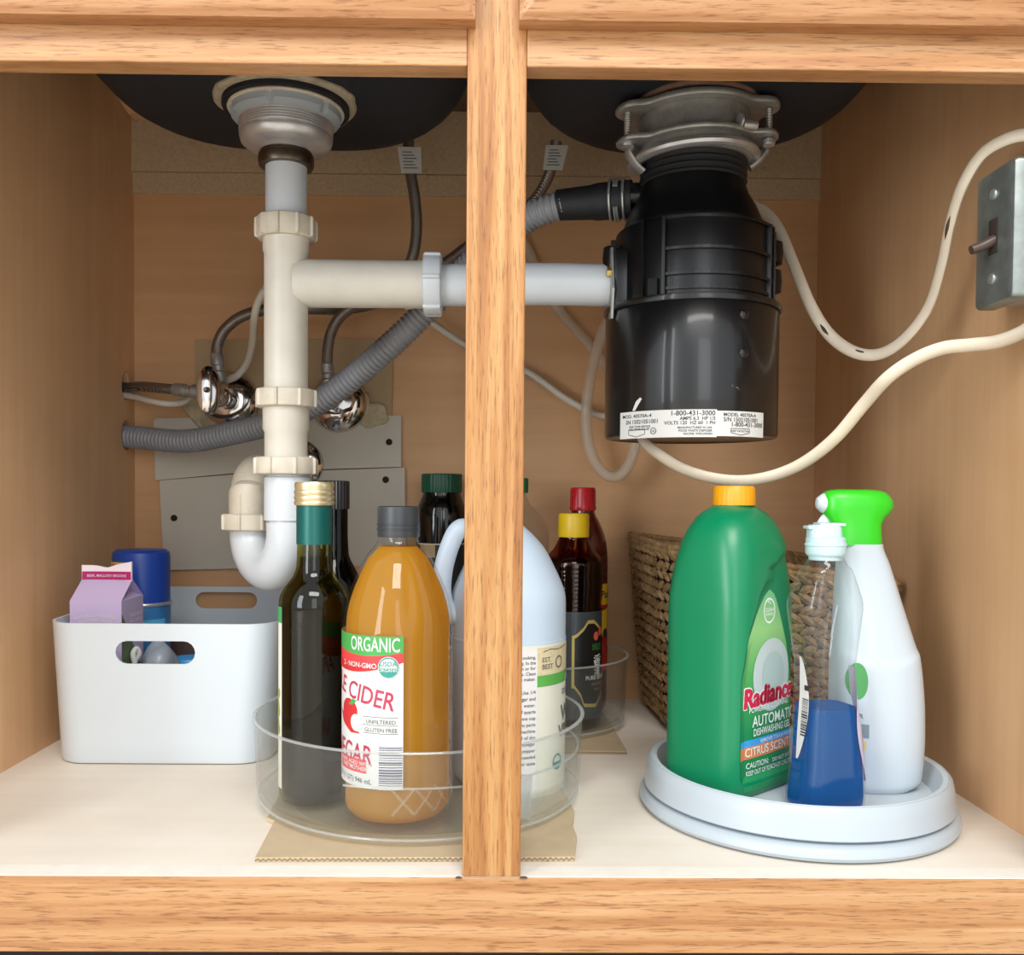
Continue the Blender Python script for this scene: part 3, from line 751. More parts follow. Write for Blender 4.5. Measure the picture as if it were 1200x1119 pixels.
# ------------------------------------------------------------------ shut-off valves and water lines
def valve(name, c, label, handle=True, nuts=True):
    """c: point on the wall"""
    v = thing(name, c, label, 'valve'); c = Vector(c)
    MB().lathe([(0.012, 0), (0.0365, 0), (0.0368, 0.002), (0.034, 0.007), (0.024, 0.0135), (0.016, 0.016), (0.012, 0.016)], c, 48, (0, -1, 0)).build('escutcheon', M['chrome'], v)
    MB().lathe([(0.0, 0.0), (0.0085, 0.0), (0.0085, 0.05), (0.0, 0.05)], c, 28, (0, -1, 0)).build('stub_pipe', M['steel_dull'], v)
    MB().lathe([(0.0, 0.030), (0.0125, 0.030), (0.0125, 0.042), (0.010, 0.044), (0.0, 0.044)], c, 6, (0, -1, 0)).build('compression_nut', M['chrome'], v, smooth=False)
    MB().lathe([(0.0, 0.042), (0.0115, 0.042), (0.0125, 0.048), (0.0125, 0.066), (0.010, 0.071), (0.0, 0.072)], c, 32, (0, -1, 0)).build('valve_body', M['chrome'], v)
    return v
# left valve, handle turned to the camera
vb = P(270, 470, YB-0.0072)
v1 = valve('water_valve', vb, 'chrome shut-off valve with an oval handle beside the braided hose to the left wall')
hc = P(244.5, 457.5, 1.085)
MB().tube([vb+Vector((0, -0.058, 0)), (hc.x+0.004, 1.115, hc.z+0.002), hc+Vector((0.0015, 0.006, 0))], 0.0072, 20, 6).build('valve_stem', M['chrome'], v1)
ov = [hc+Vector((0.0135*math.cos(2*PI*k/40), 0.004*math.cos(2*PI*k/40), 0.0285*math.sin(2*PI*k/40))) for k in range(40)]
def ovr(s, dyy): return [hc+(p-hc)*s+Vector((0, dyy, 0)) for p in ov]
MB().loft([ovr(0.55, 0.006), ovr(0.9, 0.005), ovr(1, 0.002), ovr(1, -0.001), ovr(0.93, -0.003), ovr(0.6, -0.0055), ovr(0.2, -0.0065)]).build('oval_handle', M['chrome'], v1)
MB().lathe([(0.0, 0.005), (0.0036, 0.005), (0.0036, 0.0085), (0.0028, 0.009), (0.0, 0.0082)], hc, 16, (0, -1, 0)).build('handle_screw', M['steel_dark'], v1)
# outlet up and outlet left
def hose_nut(v, a, b, r=0.0085):
    a, b = Vector(a), Vector(b); L = (b-a).length
    MB().lathe([(0.0, 0), (r*0.85, 0), (r, L*0.08), (r, L*0.34), (r*0.8, L*0.4), (r*0.8, L*0.56), (r*0.95, L*0.6), (r*0.95, L*0.93), (r*0.75, L), (0.0, L)], a, 20, b-a).build('hose_nut', M['steel_dull'], v)
hose_nut(v1, P(258, 448, 1.115), P(253.5, 414, 1.115))
hose_nut(v1, P(238, 460, 1.11), P(203, 456, 1.115))
# right valve
vr = P(398, 473, YB-0.0072)
v2 = valve('water_valve', vr, 'chrome shut-off valve half hidden behind the grey corrugated hose')
hh = P(400, 470, 1.115)
MB().lathe([(0.0, 0.0), (0.014, 0.0), (0.0165, 0.003), (0.0165, 0.006), (0.012, 0.010), (0.0, 0.011)], hh, 8, (0.35, -1, 0.1)).build('round_handle', M['chrome'], v2)
hose_nut(v2, P(385, 456, 1.125), P(383.5, 425, 1.125))
def braided(name, pts, label, tagpos=None, r=0.0066, tag_h=None):
    h = thing(name, pts[0], label, 'hose')
    MB().tube(pts, r, 16, 10).build('braided_sleeve', M['braid'], h)
    if tagpos:
        a, b, w_ = tagpos
        a, b = Vector(a), Vector(b); ax = (b-a).normalized(); sd = Vector((1, 0, 0))
        tg = MB().prism([a+sd*(-w_*0.32), a+sd*w_*0.75+Vector((0, 0, 0.0)), b+sd*w_*0.85, b+sd*(-w_*0.4)], (0, 0.0012, 0))
        # the tag wraps the hose: a folded flag of paper
        o = tg.build('paper_tag', M['paper'], h, smooth=False)
        fnp = plane(a, sd, ax, (0, -1, 0), 0.0003); d = Decal(fnp); L = (b-a).length
        for k in range(6): d.strip(-w_*0.18+0.001*(k % 2), w_*(0.55-0.1*(k % 3)), L*(0.18+0.12*k), L*(0.18+0.12*k)+0.0012, 1, n=1)
        d.build('print', M['ink_grey'], o)
    return h
braided('supply_hose', [P(383.5, 428, 1.125), P(384, 410, 1.125), P(388, 390, 1.125), P(400, 370, 1.12), P(428, 350, 1.11), P(460, 333, 1.10), P(481, 307, 1.09), P(488, 272, 1.09), P(486, 232, 1.09), P(480, 195, 1.09), P(478, 150, 1.09)],
        'braided steel water hose curving up from the right valve with a white paper tag', (P(477.5, 203, 1.08), P(474.5, 172, 1.08), 0.022))
braided('supply_hose', [P(253.5, 418, 1.115), P(255, 404, 1.115), P(263, 387, 1.11), P(281, 372, 1.105), P(305, 364, 1.10), P(335, 361, 1.10), P(370, 362, 1.11), P(405, 362, 1.14), P(450, 352, 1.16), P(505, 320, 1.165), P(560, 280, 1.16), P(605, 252, 1.14), P(628, 232, 1.12), P(644, 203, 1.10), P(652, 165, 1.09)],
        'braided steel hose arching from the left valve behind the pipe to a tagged end', (P(643, 199, 1.085), P(648, 170, 1.085), 0.021))
braided('supply_hose', [P(208, 456.5, 1.115), P(190, 455, 1.12), P(168, 453, 1.135), hA+Vector((0.004, -0.001, -0.002)), hA+Vector((-0.010, 0.0, -0.001))],
        'short level braided steel hose from the oval handled valve into the left wall', r=0.0062)
# plastic tubes
tb = MB().tube([hA+Vector((-0.008, 0, -0.0125)), hA+Vector((0.004, -0.002, -0.0125)), P(175, 469.5, 1.135), P(195, 473, 1.13), P(212, 472, 1.14), P(226, 464, 1.15)], 0.0040, 12, 8)
tb.build('plastic_tube', M['tube_white'], label='thin milky plastic tube from the left wall hole under the short braided hose', cat='tube')
tb = MB().tube([P(262, 447, 1.155), P(278, 440, 1.15), P(290, 424, 1.14), P(296, 400, 1.11), P(298, 372, 1.07), P(304, 350, 1.06), P(318, 333, 1.06), P(345, 322, 1.07), P(400, 322, 1.09), P(450, 342, 1.115), P(497, 372, 1.135), P(540, 401, 1.155), P(580, 420, 1.17), P(620, 437, 1.165), P(660, 465, 1.16), P(690, 482, 1.158), P(712, 488, 1.158), P(740, 485, 1.158)], 0.0045, 12, 8)
tb.build('plastic_tube', M['tube_white'], label='long milky plastic tube rising from the oval handled valve and passing behind the disposal', cat='tube')
tb = MB().tube([P(600, 262, 1.178), P(622, 300, 1.178), P(640, 340, 1.178), P(662, 372, 1.178), P(690, 403, 1.178), P(712, 430, 1.176), P(740, 450, 1.174)], 0.0065, 14, 8)
tb.build('vinyl_hose', M['tube_clear'], label='clear vinyl hose sloping down behind the disposal', cat='hose')
tb = MB().tube([P(722, 355, 1.13), P(708, 385, 1.135), P(697, 420, 1.138), P(689, 460, 1.138), P(687, 500, 1.14), P(694, 535, 1.14), P(710, 556, 1.14), P(726, 557, 1.14), P(739, 540, 1.135), P(746, 515, 1.13), P(752, 480, 1.13)], 0.0068, 14, 8)
tb.build('vinyl_hose', M['tube_clear'], label='clear vinyl hose hanging in a loop against the back wall', cat='hose')

# ------------------------------------------------------------------ electric cables and switch box
def cable(pts, label, scuffs):
    c = thing('electric_cable', pts[0], label, 'cable')
    MB().tube(pts, 0.0036, 14, 12, ell=1.55, ref=None).build('cable_jacket', M['cable'], c)
    sp = spline(pts, 12)
    for (f0, f1, off) in scuffs:
        seg = sp[int(f0*len(sp)):int(f1*len(sp))]
        if len(seg) > 2:
            MB().tube([p+Vector((off[0], -0.0030, off[1])) for p in seg], lambda s, L: 0.0013*math.sin(PI*min(1, max(0.02, s/L)))+0.0003, 8, smooth=False).build('dark_scuff', M['scorch'], c)
    return c
cable([P(850, 236, 0.965), P(872, 238, 0.955), P(893, 246, 0.945), P(912, 268, 0.93), P(930, 310, 0.91), P(950, 358, 0.895), P(972, 392, 0.88), P(1000, 412, 0.86), P(1030, 415, 0.84), P(1060, 397, 0.815), P(1088, 360, 0.79), P(1104, 310, 0.765), P(1114, 262, 0.745), P(1128, 218, 0.725), P(1150, 182, 0.71), P(1178, 164, 0.695), P(1205, 158, 0.685), P(1225, 166, 0.68)],
      'cream flat cable looping from the top of the disposal up over the metal box', [(0.33, 0.36, (-0.002, -0.001)), (0.40, 0.455, (0, 0.001)), (0.68, 0.72, (-0.003, 0))])
cable([P(748, 505, 0.875), P(756, 519, 0.86), P(775, 534, 0.84), P(800, 549, 0.835), P(835, 560, 0.83), P(872, 563, 0.825), P(910, 556, 0.815), P(945, 540, 0.80), P(980, 512, 0.78), P(1012, 474, 0.76), P(1040, 443, 0.738), P(1072, 421, 0.73), P(1105, 408, 0.722), P(1140, 404, 0.713), P(1170, 400, 0.705), P(1200, 388, 0.695), P(1225, 368, 0.685)],
      'cream cable drooping from the bottom of the disposal to the box on the right wall', [])
XP = 0.372
def on_x(px, py, X): d_ = ray(px, py); return CAM+d_*((X-CAM.x)/d_.x)
qa, qb = on_x(1143, 270, XP), on_x(1188, 262, XP)
y0, y1 = qb.y, qa.y
z1 = on_x(1188, 183, XP).z; z0 = on_x(1188, 347, XP).z
sb = thing('switch_box', (XR, (y0+y1)/2, z0), 'galvanised metal switch box with brown toggle on the right wall', 'switch')
MB().box((XP+0.011, y0+0.002, z0+0.003), (XR-0.0003, y1-0.002, z1-0.003), 0.002).build('box', M['galv_b'], sb)
# cover: face plus turned-down rim
rings = []
cy, cz, dy_, dz_ = (y0+y1)/2, (z0+z1)/2, y1-y0, z1-z0
for x, ins in ((XP+0.0135, 0.0), (XP+0.003, 0.0), (XP+0.0008, 0.001), (XP, 0.003), (XP, 0.01)):
    rings.append([(x, cy+yy, cz+zz) for yy, zz in rrect(dy_-2*ins, dz_-2*ins, 0.0035, 5)])
MB().loft(rings).build('cover_plate', M['galv'], sb)
MB().box((XP-0.001, cy-0.006, cz-0.013), (XP+0.001, cy+0.006, cz+0.013), 0.0008).build('toggle_slot', M['dark'], sb)
MB().tube([(XP, cy-0.001, cz-0.003), (XP-0.009, cy-0.001, cz-0.0075), (XP-0.017, cy-0.001, cz-0.0105)], lambda s, L: 0.0042-0.0008*s/L, 12, 4, ell=1.0).build('toggle', M['brown_plastic'], sb)
for s_ in (1, -1):
    cc = (XP, cy+0.001, cz+s_*0.031)
    MB().lathe([(0.0, 0), (0.0040, 0), (0.0038, 0.0012), (0.002, 0.002), (0.0, 0.0022)], cc, 20, (-1, 0, 0)).build('cover_screw', M['galv_b'], sb)

# ------------------------------------------------------------------ boards patched over the wall openings
def board(name, corners, y, th, mat, label, holes=()):
    o = MB().prism([P(a, b, y) for a, b in corners], (0, th, 0)).build(name, mat, smooth=False, label=label, cat='panel', loc=P(*corners[0], y))
    for px, py in holes:
        c = P(px, py, y); MB().lathe([(0.0, 0.0), (0.0042, 0.0), (0.0042, 0.0012), (0.003, 0.0016), (0.0, 0.0010)], c, 14, (0, -1, 0)).build('screw_head', M['dark'], o, smooth=False)
    return o
board('patch_board', [(228, 398), (460, 397), (459, 492), (229, 495)], YB-0.0035, 0.0034, M['panel2'], 'tan board around the two water valves on the back wall')
board('patch_board', [(180, 494), (183, 490), (470, 487), (470, 547), (300, 552), (182, 563)], YB-0.0065, 0.0029, M['panel'], 'long low grey white board under the water valves', [(193, 526), (456, 518)])
board('patch_board', [(187, 563), (300, 554), (474, 548), (476, 662), (192, 668)], YB-0.0065, 0.0029, M['panel'], 'taller grey white board below the long low board behind the trap', [(204, 607), (452, 562)])
def blob(c, rx, ry, rz, seed, mat, name, parent):
    rnd = random.Random(seed); bm = bmesh.new(); bmesh.ops.create_icosphere(bm, subdivisions=3, radius=1)
    ph = [(Vector((rnd.uniform(-3, 3), rnd.uniform(-3, 3), rnd.uniform(-3, 3))), rnd.uniform(0, 6)) for _ in range(7)]
    V = []
    for v in bm.verts:
        k = 1+0.10*sum(math.sin(a.dot(v.co)*1.6+b) for a, b in ph)/2.2
        V.append(Vector(c)+Vector((v.co.x*rx*k, v.co.y*ry*k, v.co.z*rz*k)))
    bm.verts.index_update(); mb = MB().add(V, [[v.index for v in f.verts] for f in bm.faces]); bm.free()
    return mb.build(name, mat, parent, angle=180)
fo = thing('wall_filler', P(240, 480, YB-0.005), 'lumpy yellowed filler around the oval handled valve', 'filler')
blob(P(242, 476, YB-0.008), 0.03, 0.004, 0.026, 4, M['foam'], 'filler_lump', fo); blob(P(262, 492, YB-0.009), 0.03, 0.005, 0.016, 9, M['foam'], 'filler_lump', fo)
fo = thing('wall_filler', P(430, 480, YB-0.005), 'lumpy yellowed filler beside the half hidden valve', 'filler')
blob(P(436, 486, YB-0.008), 0.020, 0.003, 0.016, 5, M['foam'], 'filler_lump', fo); blob(P(420, 478, YB-0.009), 0.016, 0.003, 0.022, 6, M['foam'], 'filler_lump', fo)
# ------------------------------------------------------------------ white storage bin and what stands in it
BYf, BYb = 0.889, 1.180
bx0, bx1 = P(58, 895, BYf).x, P(312, 897, BYf).x           # foot
tx0, tx1 = P(47, 730, BYf-0.006).x, P(325, 735, BYf-0.006).x   # rim
BH = ZY(731, BYf-0.006, 180)
binc = thing('storage_bin', ((bx0+bx1)/2, (BYf+BYb)/2, 0.0), 'white plastic storage bin with oval hand holes against the left wall', 'bin')
def bin_ring(t, ins, z, rad=0.032):
    x0 = bx0+(tx0-bx0)*t+ins; x1 = bx1+(tx1-bx1)*t-ins; y0 = BYf-0.006*t+ins; y1 = BYb+0.004*t-ins
    return [((x0+x1)/2+x, (y0+y1)/2+y, z+0.006*t*t*max(0, (y+(y1-y0)/2)/(y1-y0))) for x, y in rrect(x1-x0, y1-y0, rad, 8)]
th_ = 0.0024
rr = [bin_ring(0, 0.004, 0.0002, 0.029), bin_ring(0, 0.0012, 0.0012, 0.031)]+[bin_ring(k/8, 0, 0.004+(BH-0.004)*k/8) for k in range(9)]
rr += [bin_ring(k/8, th_, 0.004+(BH-0.004)*k/8-(0 if k == 8 else 0)) for k in range(8, -1, -1)]
bd = MB().loft(rr).build('bin_body', M['white'], binc)
hx0, hx1, hz0, hz1 = P(135.5, 764, BYf-0.004).x, P(229, 766, BYf-0.004).x, ZY(778, BYf-0.004, 182), ZY(751, BYf-0.004, 182)
def stad_y(x0, x1, z0, z1, ya, yb, n=8):
    r = (z1-z0)/2; pts = []
    for k in range(n+1): a = math.radians(-90+180*k/n); pts.append((x1-r+r*math.cos(a), (z0+z1)/2+r*math.sin(a)))
    for k in range(n+1): a = math.radians(90+180*k/n); pts.append((x0+r+r*math.cos(a), (z0+z1)/2+r*math.sin(a)))
    return MB().loft([[Vector((x, ya, z)) for x, z in pts], [Vector((x, yb, z)) for x, z in pts]])
boolean_cut(bd, stad_y(hx0, hx1, hz0, hz1, BYf-0.03, BYf+0.03))
boolean_cut(bd, stad_y(P(229, 703, BYb).x, P(301, 703, BYb).x, ZY(713, BYb, 265), ZY(694, BYb, 265), BYb-0.03, BYb+0.0095))
# gable-top carton
cx0, cx1, cy0 = P(82, 760, 0.926).x, P(142.5, 760, 0.926).x, 0.926; cy1 = cy0+0.058
M['lilac'] = plain('lilac_carton', 'c3b1d6', 0.5, var=0.02)
M['lilac_d'] = plain('lilac_carton_side', 'b9a2cc', 0.5)
M['magenta'] = plain('magenta_print', 'b01a6a', 0.5)
M['leaf'] = plain('leaf_print', '5c7048', 0.6, var=0.3, vscale=90)
M['pinkwhite'] = plain('pale_pink_board', 'efe3ea', 0.6)
zf = 0.1545; zr_ = 0.1735; ym = (cy0+cy1)/2
ct = thing('milk_carton', ((cx0+cx1)/2, ym, 0.003), 'lilac gable-top carton with a magenta stripe standing in the white bin', 'carton')
z0_ = 0.0045
V = [(cx0, cy0, z0_), (cx1, cy0, z0_), (cx1, cy1, z0_), (cx0, cy1, z0_), (cx0, cy0, zf), (cx1, cy0, zf), (cx1, cy1, zf), (cx0, cy1, zf),
     (cx0, ym-0.0012, zr_), (cx1, ym-0.0012, zr_), (cx1, ym+0.0012, zr_), (cx0, ym+0.0012, zr_), (cx1-0.022, ym, zr_-0.004), (cx0+0.022, ym, zr_-0.004)]
Fc = [(0, 1, 5, 4), (1, 2, 6, 5), (2, 3, 7, 6), (3, 0, 4, 7), (3, 2, 1, 0), (4, 5, 9, 8), (6, 7, 11, 10), (5, 12, 9), (6, 12, 5), (6, 10, 12), (9, 12, 10), (4, 8, 13), (4, 13, 7), (7, 13, 11), (8, 11, 13), (8, 9, 10, 11)]
MB().add(V, Fc).build('carton_body', M['lilac'], ct, smooth=False)
# top seam fin, crimped and slightly open toward the right
fin = []
for k in range(13):
    t = k/12; x = cx0+(cx1-cx0)*t; hgt = 0.015+0.004*max(0, (t-0.5)*2)**1.5-0.0025*math.exp(-((t-0.48)/0.15)**2); wob = 0.0015*math.sin(4*t)
    fin.append([(x, ym-0.0014+wob, zr_-0.001), (x, ym-0.0014+wob, zr_+hgt), (x, ym+0.0014+wob, zr_+hgt), (x, ym+0.0014+wob, zr_-0.001)])
MB().loft(fin).build('top_seam', M['pinkwhite'], ct, smooth=False)
fs = Decal(lambda u, v, l: Vector((cx0+u, ym-0.0016-0.00025*l+0.0015*math.sin(4*u/(cx1-cx0)), zr_+v)))
fs.strip(0.0005, cx1-cx0-0.0005, 0.0, 0.0085, 1); so = fs.build('stripe', M['magenta'], ct)
d = Decal(fs.fn); d.text('BEER, MALLORY BROOKE', (cx1-cx0)/2, 0.0030, 0.0036, 2, 'C'); d.build('print', M['paper'], so)
slope = Vector((0, ym-cy0, zr_-zf)).normalized(); Nf = Vector((0, -slope.z, slope.y))
fp = plane((cx0, cy0, zf), (1, 0, 0), slope, Nf); d = Decal(fp); d.text('NET CONTENTS FOR HOME', 0.016, 0.013, 0.0030, 1); d.build('print', M['ink'], ct)
fp = plane((cx0, cy0, 0), (1, 0, 0), (0, 0, 1), (0, -1, 0)); d = Decal(fp)
d.text('NATURALLY SCENTED', (cx1-cx0)/2, zf-0.0160, 0.0042, 1, 'C', arc=-0.012); d.text('CLEANING SALTS', (cx1-cx0)/2, zf-0.0205, 0.0042, 1, 'C', arc=-0.008); d.build('print', M['paper'], ct)
fp = plane((cx1, cy0, 0), (0, 1, 0), (0, 0, 1), (1, 0, 0)); d = Decal(fp)
d.strip(0.0005, 0.0575, 0.006, lambda u: max(0.02, zf-0.012-u*1.2)); lf = d.build('leaf_picture', M['leaf'], ct)
d = Decal(fp); d.text('HAND MADE', 0.022, zf-0.019, 0.0055, 1); d.text('SMALL BATCH', 0.022, zf-0.025, 0.0045, 1); d.build('print', M['pinkwhite'], ct)
# blue aerosol can
kc = P(158, 720, 1.035); kr = 0.0312; kc = Vector((bx0+0.003+kr, 1.035, 0.0042))
M['can'] = plain('blue_can', '2f6fa6', 0.3, var=0.12, vscale=60); M['can_cap'] = plain('royal_blue_cap', '16419b', 0.35); M['yellow'] = plain('yellow_print', 'e0b92e', 0.5)
cn_ = thing('spray_can', kc, 'blue aerosol can with a royal blue cap behind the lilac carton', 'can')
zk1 = ZY(707, 1.01, 160); zk2 = ZY(647, 1.035, 160)
MB().lathe([(0.0, 0.0), (kr-0.002, 0.0), (kr, 0.002), (kr, zk1-0.0085), (kr-0.001, zk1-0.004), (0.0, zk1-0.004)], kc, 48).build('can_body', M['can'], cn_)
MB().lathe([(0.02, zk1-0.008), (kr+0.0012, zk1-0.008), (kr+0.0018, zk1-0.006), (kr+0.0012, zk1-0.0045), (0.02, zk1-0.004)], kc, 48).build('can_rim', M['steel'], cn_)
MB().lathe([(0.0, zk1-0.0045), (kr-0.0005, zk1-0.0045), (kr-0.0003, zk2-0.010), (kr-0.0012, zk2-0.004), (kr-0.005, zk2-0.0010), (0.0, zk2)], kc, 48).build('can_cap', M['can_cap'], cn_)
ckc = cyl(kc, kr-0.0003)
yl = Decal(ckc).strip(-kr*1.5, -kr*0.05, zk2-0.0215, zk2-0.0095, 1).build('yellow_sticker', M['yellow'], cn_)
d = Decal(ckc); d.text('SYP', -kr*0.85, zk2-0.0185, 0.0095, 2); d.build('print', M['magenta'], yl)
ckb = cyl(kc, kr); d = Decal(ckb); d.strip(kr*0.35, kr*1.25, 0.11, zk1-0.018, 1); lb = d.build('can_label', plain('sky_blue_print', '57a8cf', 0.4, var=0.1, vscale=80), cn_)
d = Decal(ckb); d.strip(kr*0.5, kr*1.15, 0.105, lambda u: zk1-0.032+0.25*(u-kr*0.5), 2); d.build('print', M['paper'], lb)
d = Decal(ckb); d.strip(kr*0.45, kr*1.15, lambda u: zk1-0.034+0.25*(u-kr*0.5), lambda u: zk1-0.0295+0.25*(u-kr*0.5), 3); d.text('L', kr*0.75, zk1-0.044, 0.012, 3); d.build('print', M['ink'], lb)
# odds and ends seen through the hand hole
bagm = plain('grey_blue_plastic_bag', '9aa3b0', 0.35, var=0.15, vscale=40)
bg_ = thing('plastic_bag', P(182, 790, 0.995)+Vector((0, 0, -0.02)), 'crumpled grey blue plastic bag inside the white bin', 'bag')
blob(Vector((P(189, 765, 0.975).x, 0.968, 0.060)), 0.0205, 0.026, 0.054, 21, bagm, 'bag_body', bg_)
MB().tube([P(158, 777, 0.945), P(156, 766, 0.945), P(160, 760, 0.948), P(163, 766, 0.95), P(158, 775, 0.95)], 0.0028, 8, 6).build('tie_loop', M['paper'], bg_)
bx_ = P(219, 770, 1.03)
MB().lathe([(0.0, 0.0), (0.020, 0.0), (0.021, 0.003), (0.021, 0.075), (0.019, 0.079), (0.0, 0.080)], (P(214, 770, 1.0).x+0.004, 1.012, 0.0042), 40).build('round_tub', plain('bright_blue_tub', '2f9be0', 0.4), label='small bright blue round tub inside the white bin', cat='tub')
MB().box((P(203, 760, 1.08).x, 1.06, 0.0045), (P(243, 760, 1.08).x, 1.10, 0.102), 0.002).build('tea_box', plain('dark_brown_box', '45302d', 0.5, var=0.3, vscale=60), label='dark brown box inside the white bin behind the blue tub', cat='box')

# ------------------------------------------------------------------ cardboard sheets under the clear turntables
def sheet(corners, label):
    t = thing('cardboard_sheet', PZ(*corners[0]), label, 'cardboard')
    pl = [PZ(a, b, 0.0003) for a, b in corners]
    MB().prism(pl, (0, 0, 0.0034)).build('liner', M['cardboard'], t, smooth=False)
    a, b = pl[0], pl[1]; n = 120; pts = [a.lerp(b, k/n)+Vector((0, -0.0004, 0.0017+0.0011*(1 if k % 2 else -1)*(0.5+0.5*random.random()))) for k in range(n+1)]
    MB().tube(pts, 0.0005, 5, smooth=False).build('corrugation', plain('cardboard_flute', '8d7a5e', 0.9), t)
    return t
sheet([(299, 1010), (673, 1009), (676, 985), (671, 972), (673, 955), (660, 930), (640, 905), (345, 905), (322, 945), (313, 963), (322, 966)], 'brown cardboard sheet with a corrugated edge under the clear turntable by the stile')
sheet([(600, 882.5), (735, 884), (722, 862), (714, 845), (640, 835), (590, 850), (585, 870)], 'smaller brown cardboard sheet under the round clear tray near the basket')

# ------------------------------------------------------------------ clear turntables
ZC = 0.0038
def clear_tray(name, c, Rb, Rt, H, label, lip=True):
    t = thing(name, c, label, 'turntable'); c = Vector(c)
    MB().lathe([(0.0, 0.0), (Rb*0.80, 0.0), (Rb*0.80, 0.0035), (0.0, 0.0035)], c, 72).build('turntable_base', M['acrylic'], t)
    w_ = 0.0022
    prof = [(0.0, 0.0040), (Rb-0.010, 0.0040), (Rb-0.004, 0.0050), (Rb-0.001, 0.0080), (Rb, 0.012), (Rt-0.0006, H-0.003), (Rt+0.0008, H-0.002), (Rt+0.001, H-0.0006), (Rt, H), (Rt-w_, H), (Rt-w_-0.0004, H-0.002),
            (Rb-w_, 0.013), (Rb-w_-0.003, 0.0085), (Rb-w_-0.012, 0.0062), (0.0, 0.0062)]
    MB().lathe(prof, c, 128, cap0=False, cap1=False).build('tray', M['acrylic'], t, angle=50)
    rim = []
    m = MB(); rings = []
    for k in range(128):
        a = 2*PI*k/128; d_ = Vector((math.sin(a), -math.cos(a), 0)); cc = c+d_*(Rt-0.0008)+Vector((0, 0, H))
        rings.append([cc+d_*(0.0017*math.cos(2*PI*j/8))+Vector((0, 0, 0.0011*math.sin(2*PI*j/8))) for j in range(8)])
    m.loft(rings+[rings[0]], False, False).build('rim', M['acrylic_edge'], t)
    m = MB(); rings = []
    for k in range(128):
        a = 2*PI*k/128; d_ = Vector((math.sin(a), -math.cos(a), 0)); cc = c+d_*(Rb-0.002)+Vector((0, 0, 0.0055))
        rings.append([cc+d_*(0.0016*math.cos(2*PI*j/8))+Vector((0, 0, 0.0012*math.sin(2*PI*j/8))) for j in range(8)])
    m.loft(rings+[rings[0]], False, False).build('foot_ring', M['acrylic_edge'], t)
    if lip:
        m = MB(); rings = []; zz = H*0.62; rr_ = Rb-w_+(Rt-Rb)*0.62-0.001
        for k in range(129):
            a = math.radians(-20)+math.radians(190)*k/128; d_ = Vector((math.sin(a), -math.cos(a), 0)); cc = c+d_*rr_+Vector((0, 0, zz))
            rings.append([cc+d_*(0.0011*math.cos(2*PI*j/8))+Vector((0, 0, 0.0009*math.sin(2*PI*j/8))) for j in range(8)])
        m.loft(rings).build('inner_ledge', M['acrylic_edge'], t)
        for td in (42, 165):
            a = math.radians(td); d_ = Vector((math.sin(a), -math.cos(a), 0)); sd_ = Vector((math.cos(a), math.sin(a), 0))
            MB().prism([c+d_*(Rb-0.018)+Vector((0, 0, 0.008)), c+d_*(Rb-0.003)+Vector((0, 0, 0.008)), c+d_*(Rt-0.004)+Vector((0, 0, H*0.62)), c+d_*(Rb-0.014)+Vector((0, 0, H*0.58))], sd_*0.0018).build('fin', M['acrylic_edge'], t, smooth=False)
    return t
TC = Vector((P(493, 830, 0.809).x, 0.809, ZC)); RC = Vector((P(735, 765, 1.065).x-0.106, 1.065, ZC))
clear_tray('clear_turntable', TC, 0.140, 0.143, 0.071, 'large clear acrylic turntable on cardboard holding the vinegar bottles')
clear_tray('clear_turntable', RC, 0.103, 0.106, 0.078, 'smaller clear round tray holding the yellow capped and red capped bottles', lip=False)
ZF = ZC+0.0064            # tray floor

# ------------------------------------------------------------------ bottles
def lathe_bottle(mb, prof, c, n=64, mod=None): return mb.lathe(prof, c, n, mod=mod)
def cap_ribbed(c, r, z0, z1, ribs=0, top=0.0015):
    def mod(rr, h, a): return rr+(0.00035*math.cos(ribs*a) if ribs and rr > 0.95*r else 0)
    return MB().lathe([(r*0.8, z0), (r*0.99, z0), (r, z0+0.001), (r, z1-top), (r*0.985, z1-top*0.4), (r-top, z1), (0.0, z1)], c, 96, mod=mod, cap0=False)
# --- olive oil
M['oil_glass'] = clear('dark_green_glass', (0.62, 0.62, 0.30), 1.45, 0.02)
M['oil'] = clear('olive_oil', (0.42, 0.38, 0.06), 1.05, 0.05, haze=0.12, hazecol=(0.10, 0.09, 0.012))
M['clear_glass'] = clear('clear_glass', (0.95, 0.97, 0.95), 1.42, 0.02)
M['gold'] = plain('gold_metal_cap', 'ddcfa6', 0.3, 0.75)
M['teal'] = plain('teal_foil_sleeve', '0d5a55', 0.35, 0.3)
oc = Vector((P(368, 800, 0.768).x, 0.768, ZF))
ob = thing('oil_bottle', oc, 'tall dark green oil bottle with gold cap and teal neck in the clear turntable', 'bottle')
def zo(y): return ZY(y, 0.772, 368)-ZF
r_ = 0.0288
op = [(0.0, 0.0), (r_*0.90, 0.0), (r_*0.985, 0.003), (r_, 0.008)] + [(r, z) for r, z in smooth_profile([(r_, 0.010), (r_, zo(705)), (r_*0.97, zo(697)), (r_*0.80, zo(684)), (0.0175, zo(674)), (0.0146, zo(662)), (0.0141, zo(640)), (0.0141, zo(600))], 60)] + [(0.0, zo(600))]
lathe_bottle(MB(), op, oc).build('glass', M['oil_glass'], ob)
ip = [(0.0, 0.004), (r_*0.86, 0.005), (r_-0.003, 0.010)] + [(max(0.002, r-0.0026), z) for r, z in smooth_profile([(r_, 0.010), (r_, zo(705)), (r_*0.97, zo(697)), (r_*0.80, zo(684)), (0.0175, zo(674)), (0.0146, zo(662)), (0.0141, zo(652))], 50)] + [(0.0, zo(652))]
MB().lathe(ip, oc, 56).build('oil', M['oil'], ob)
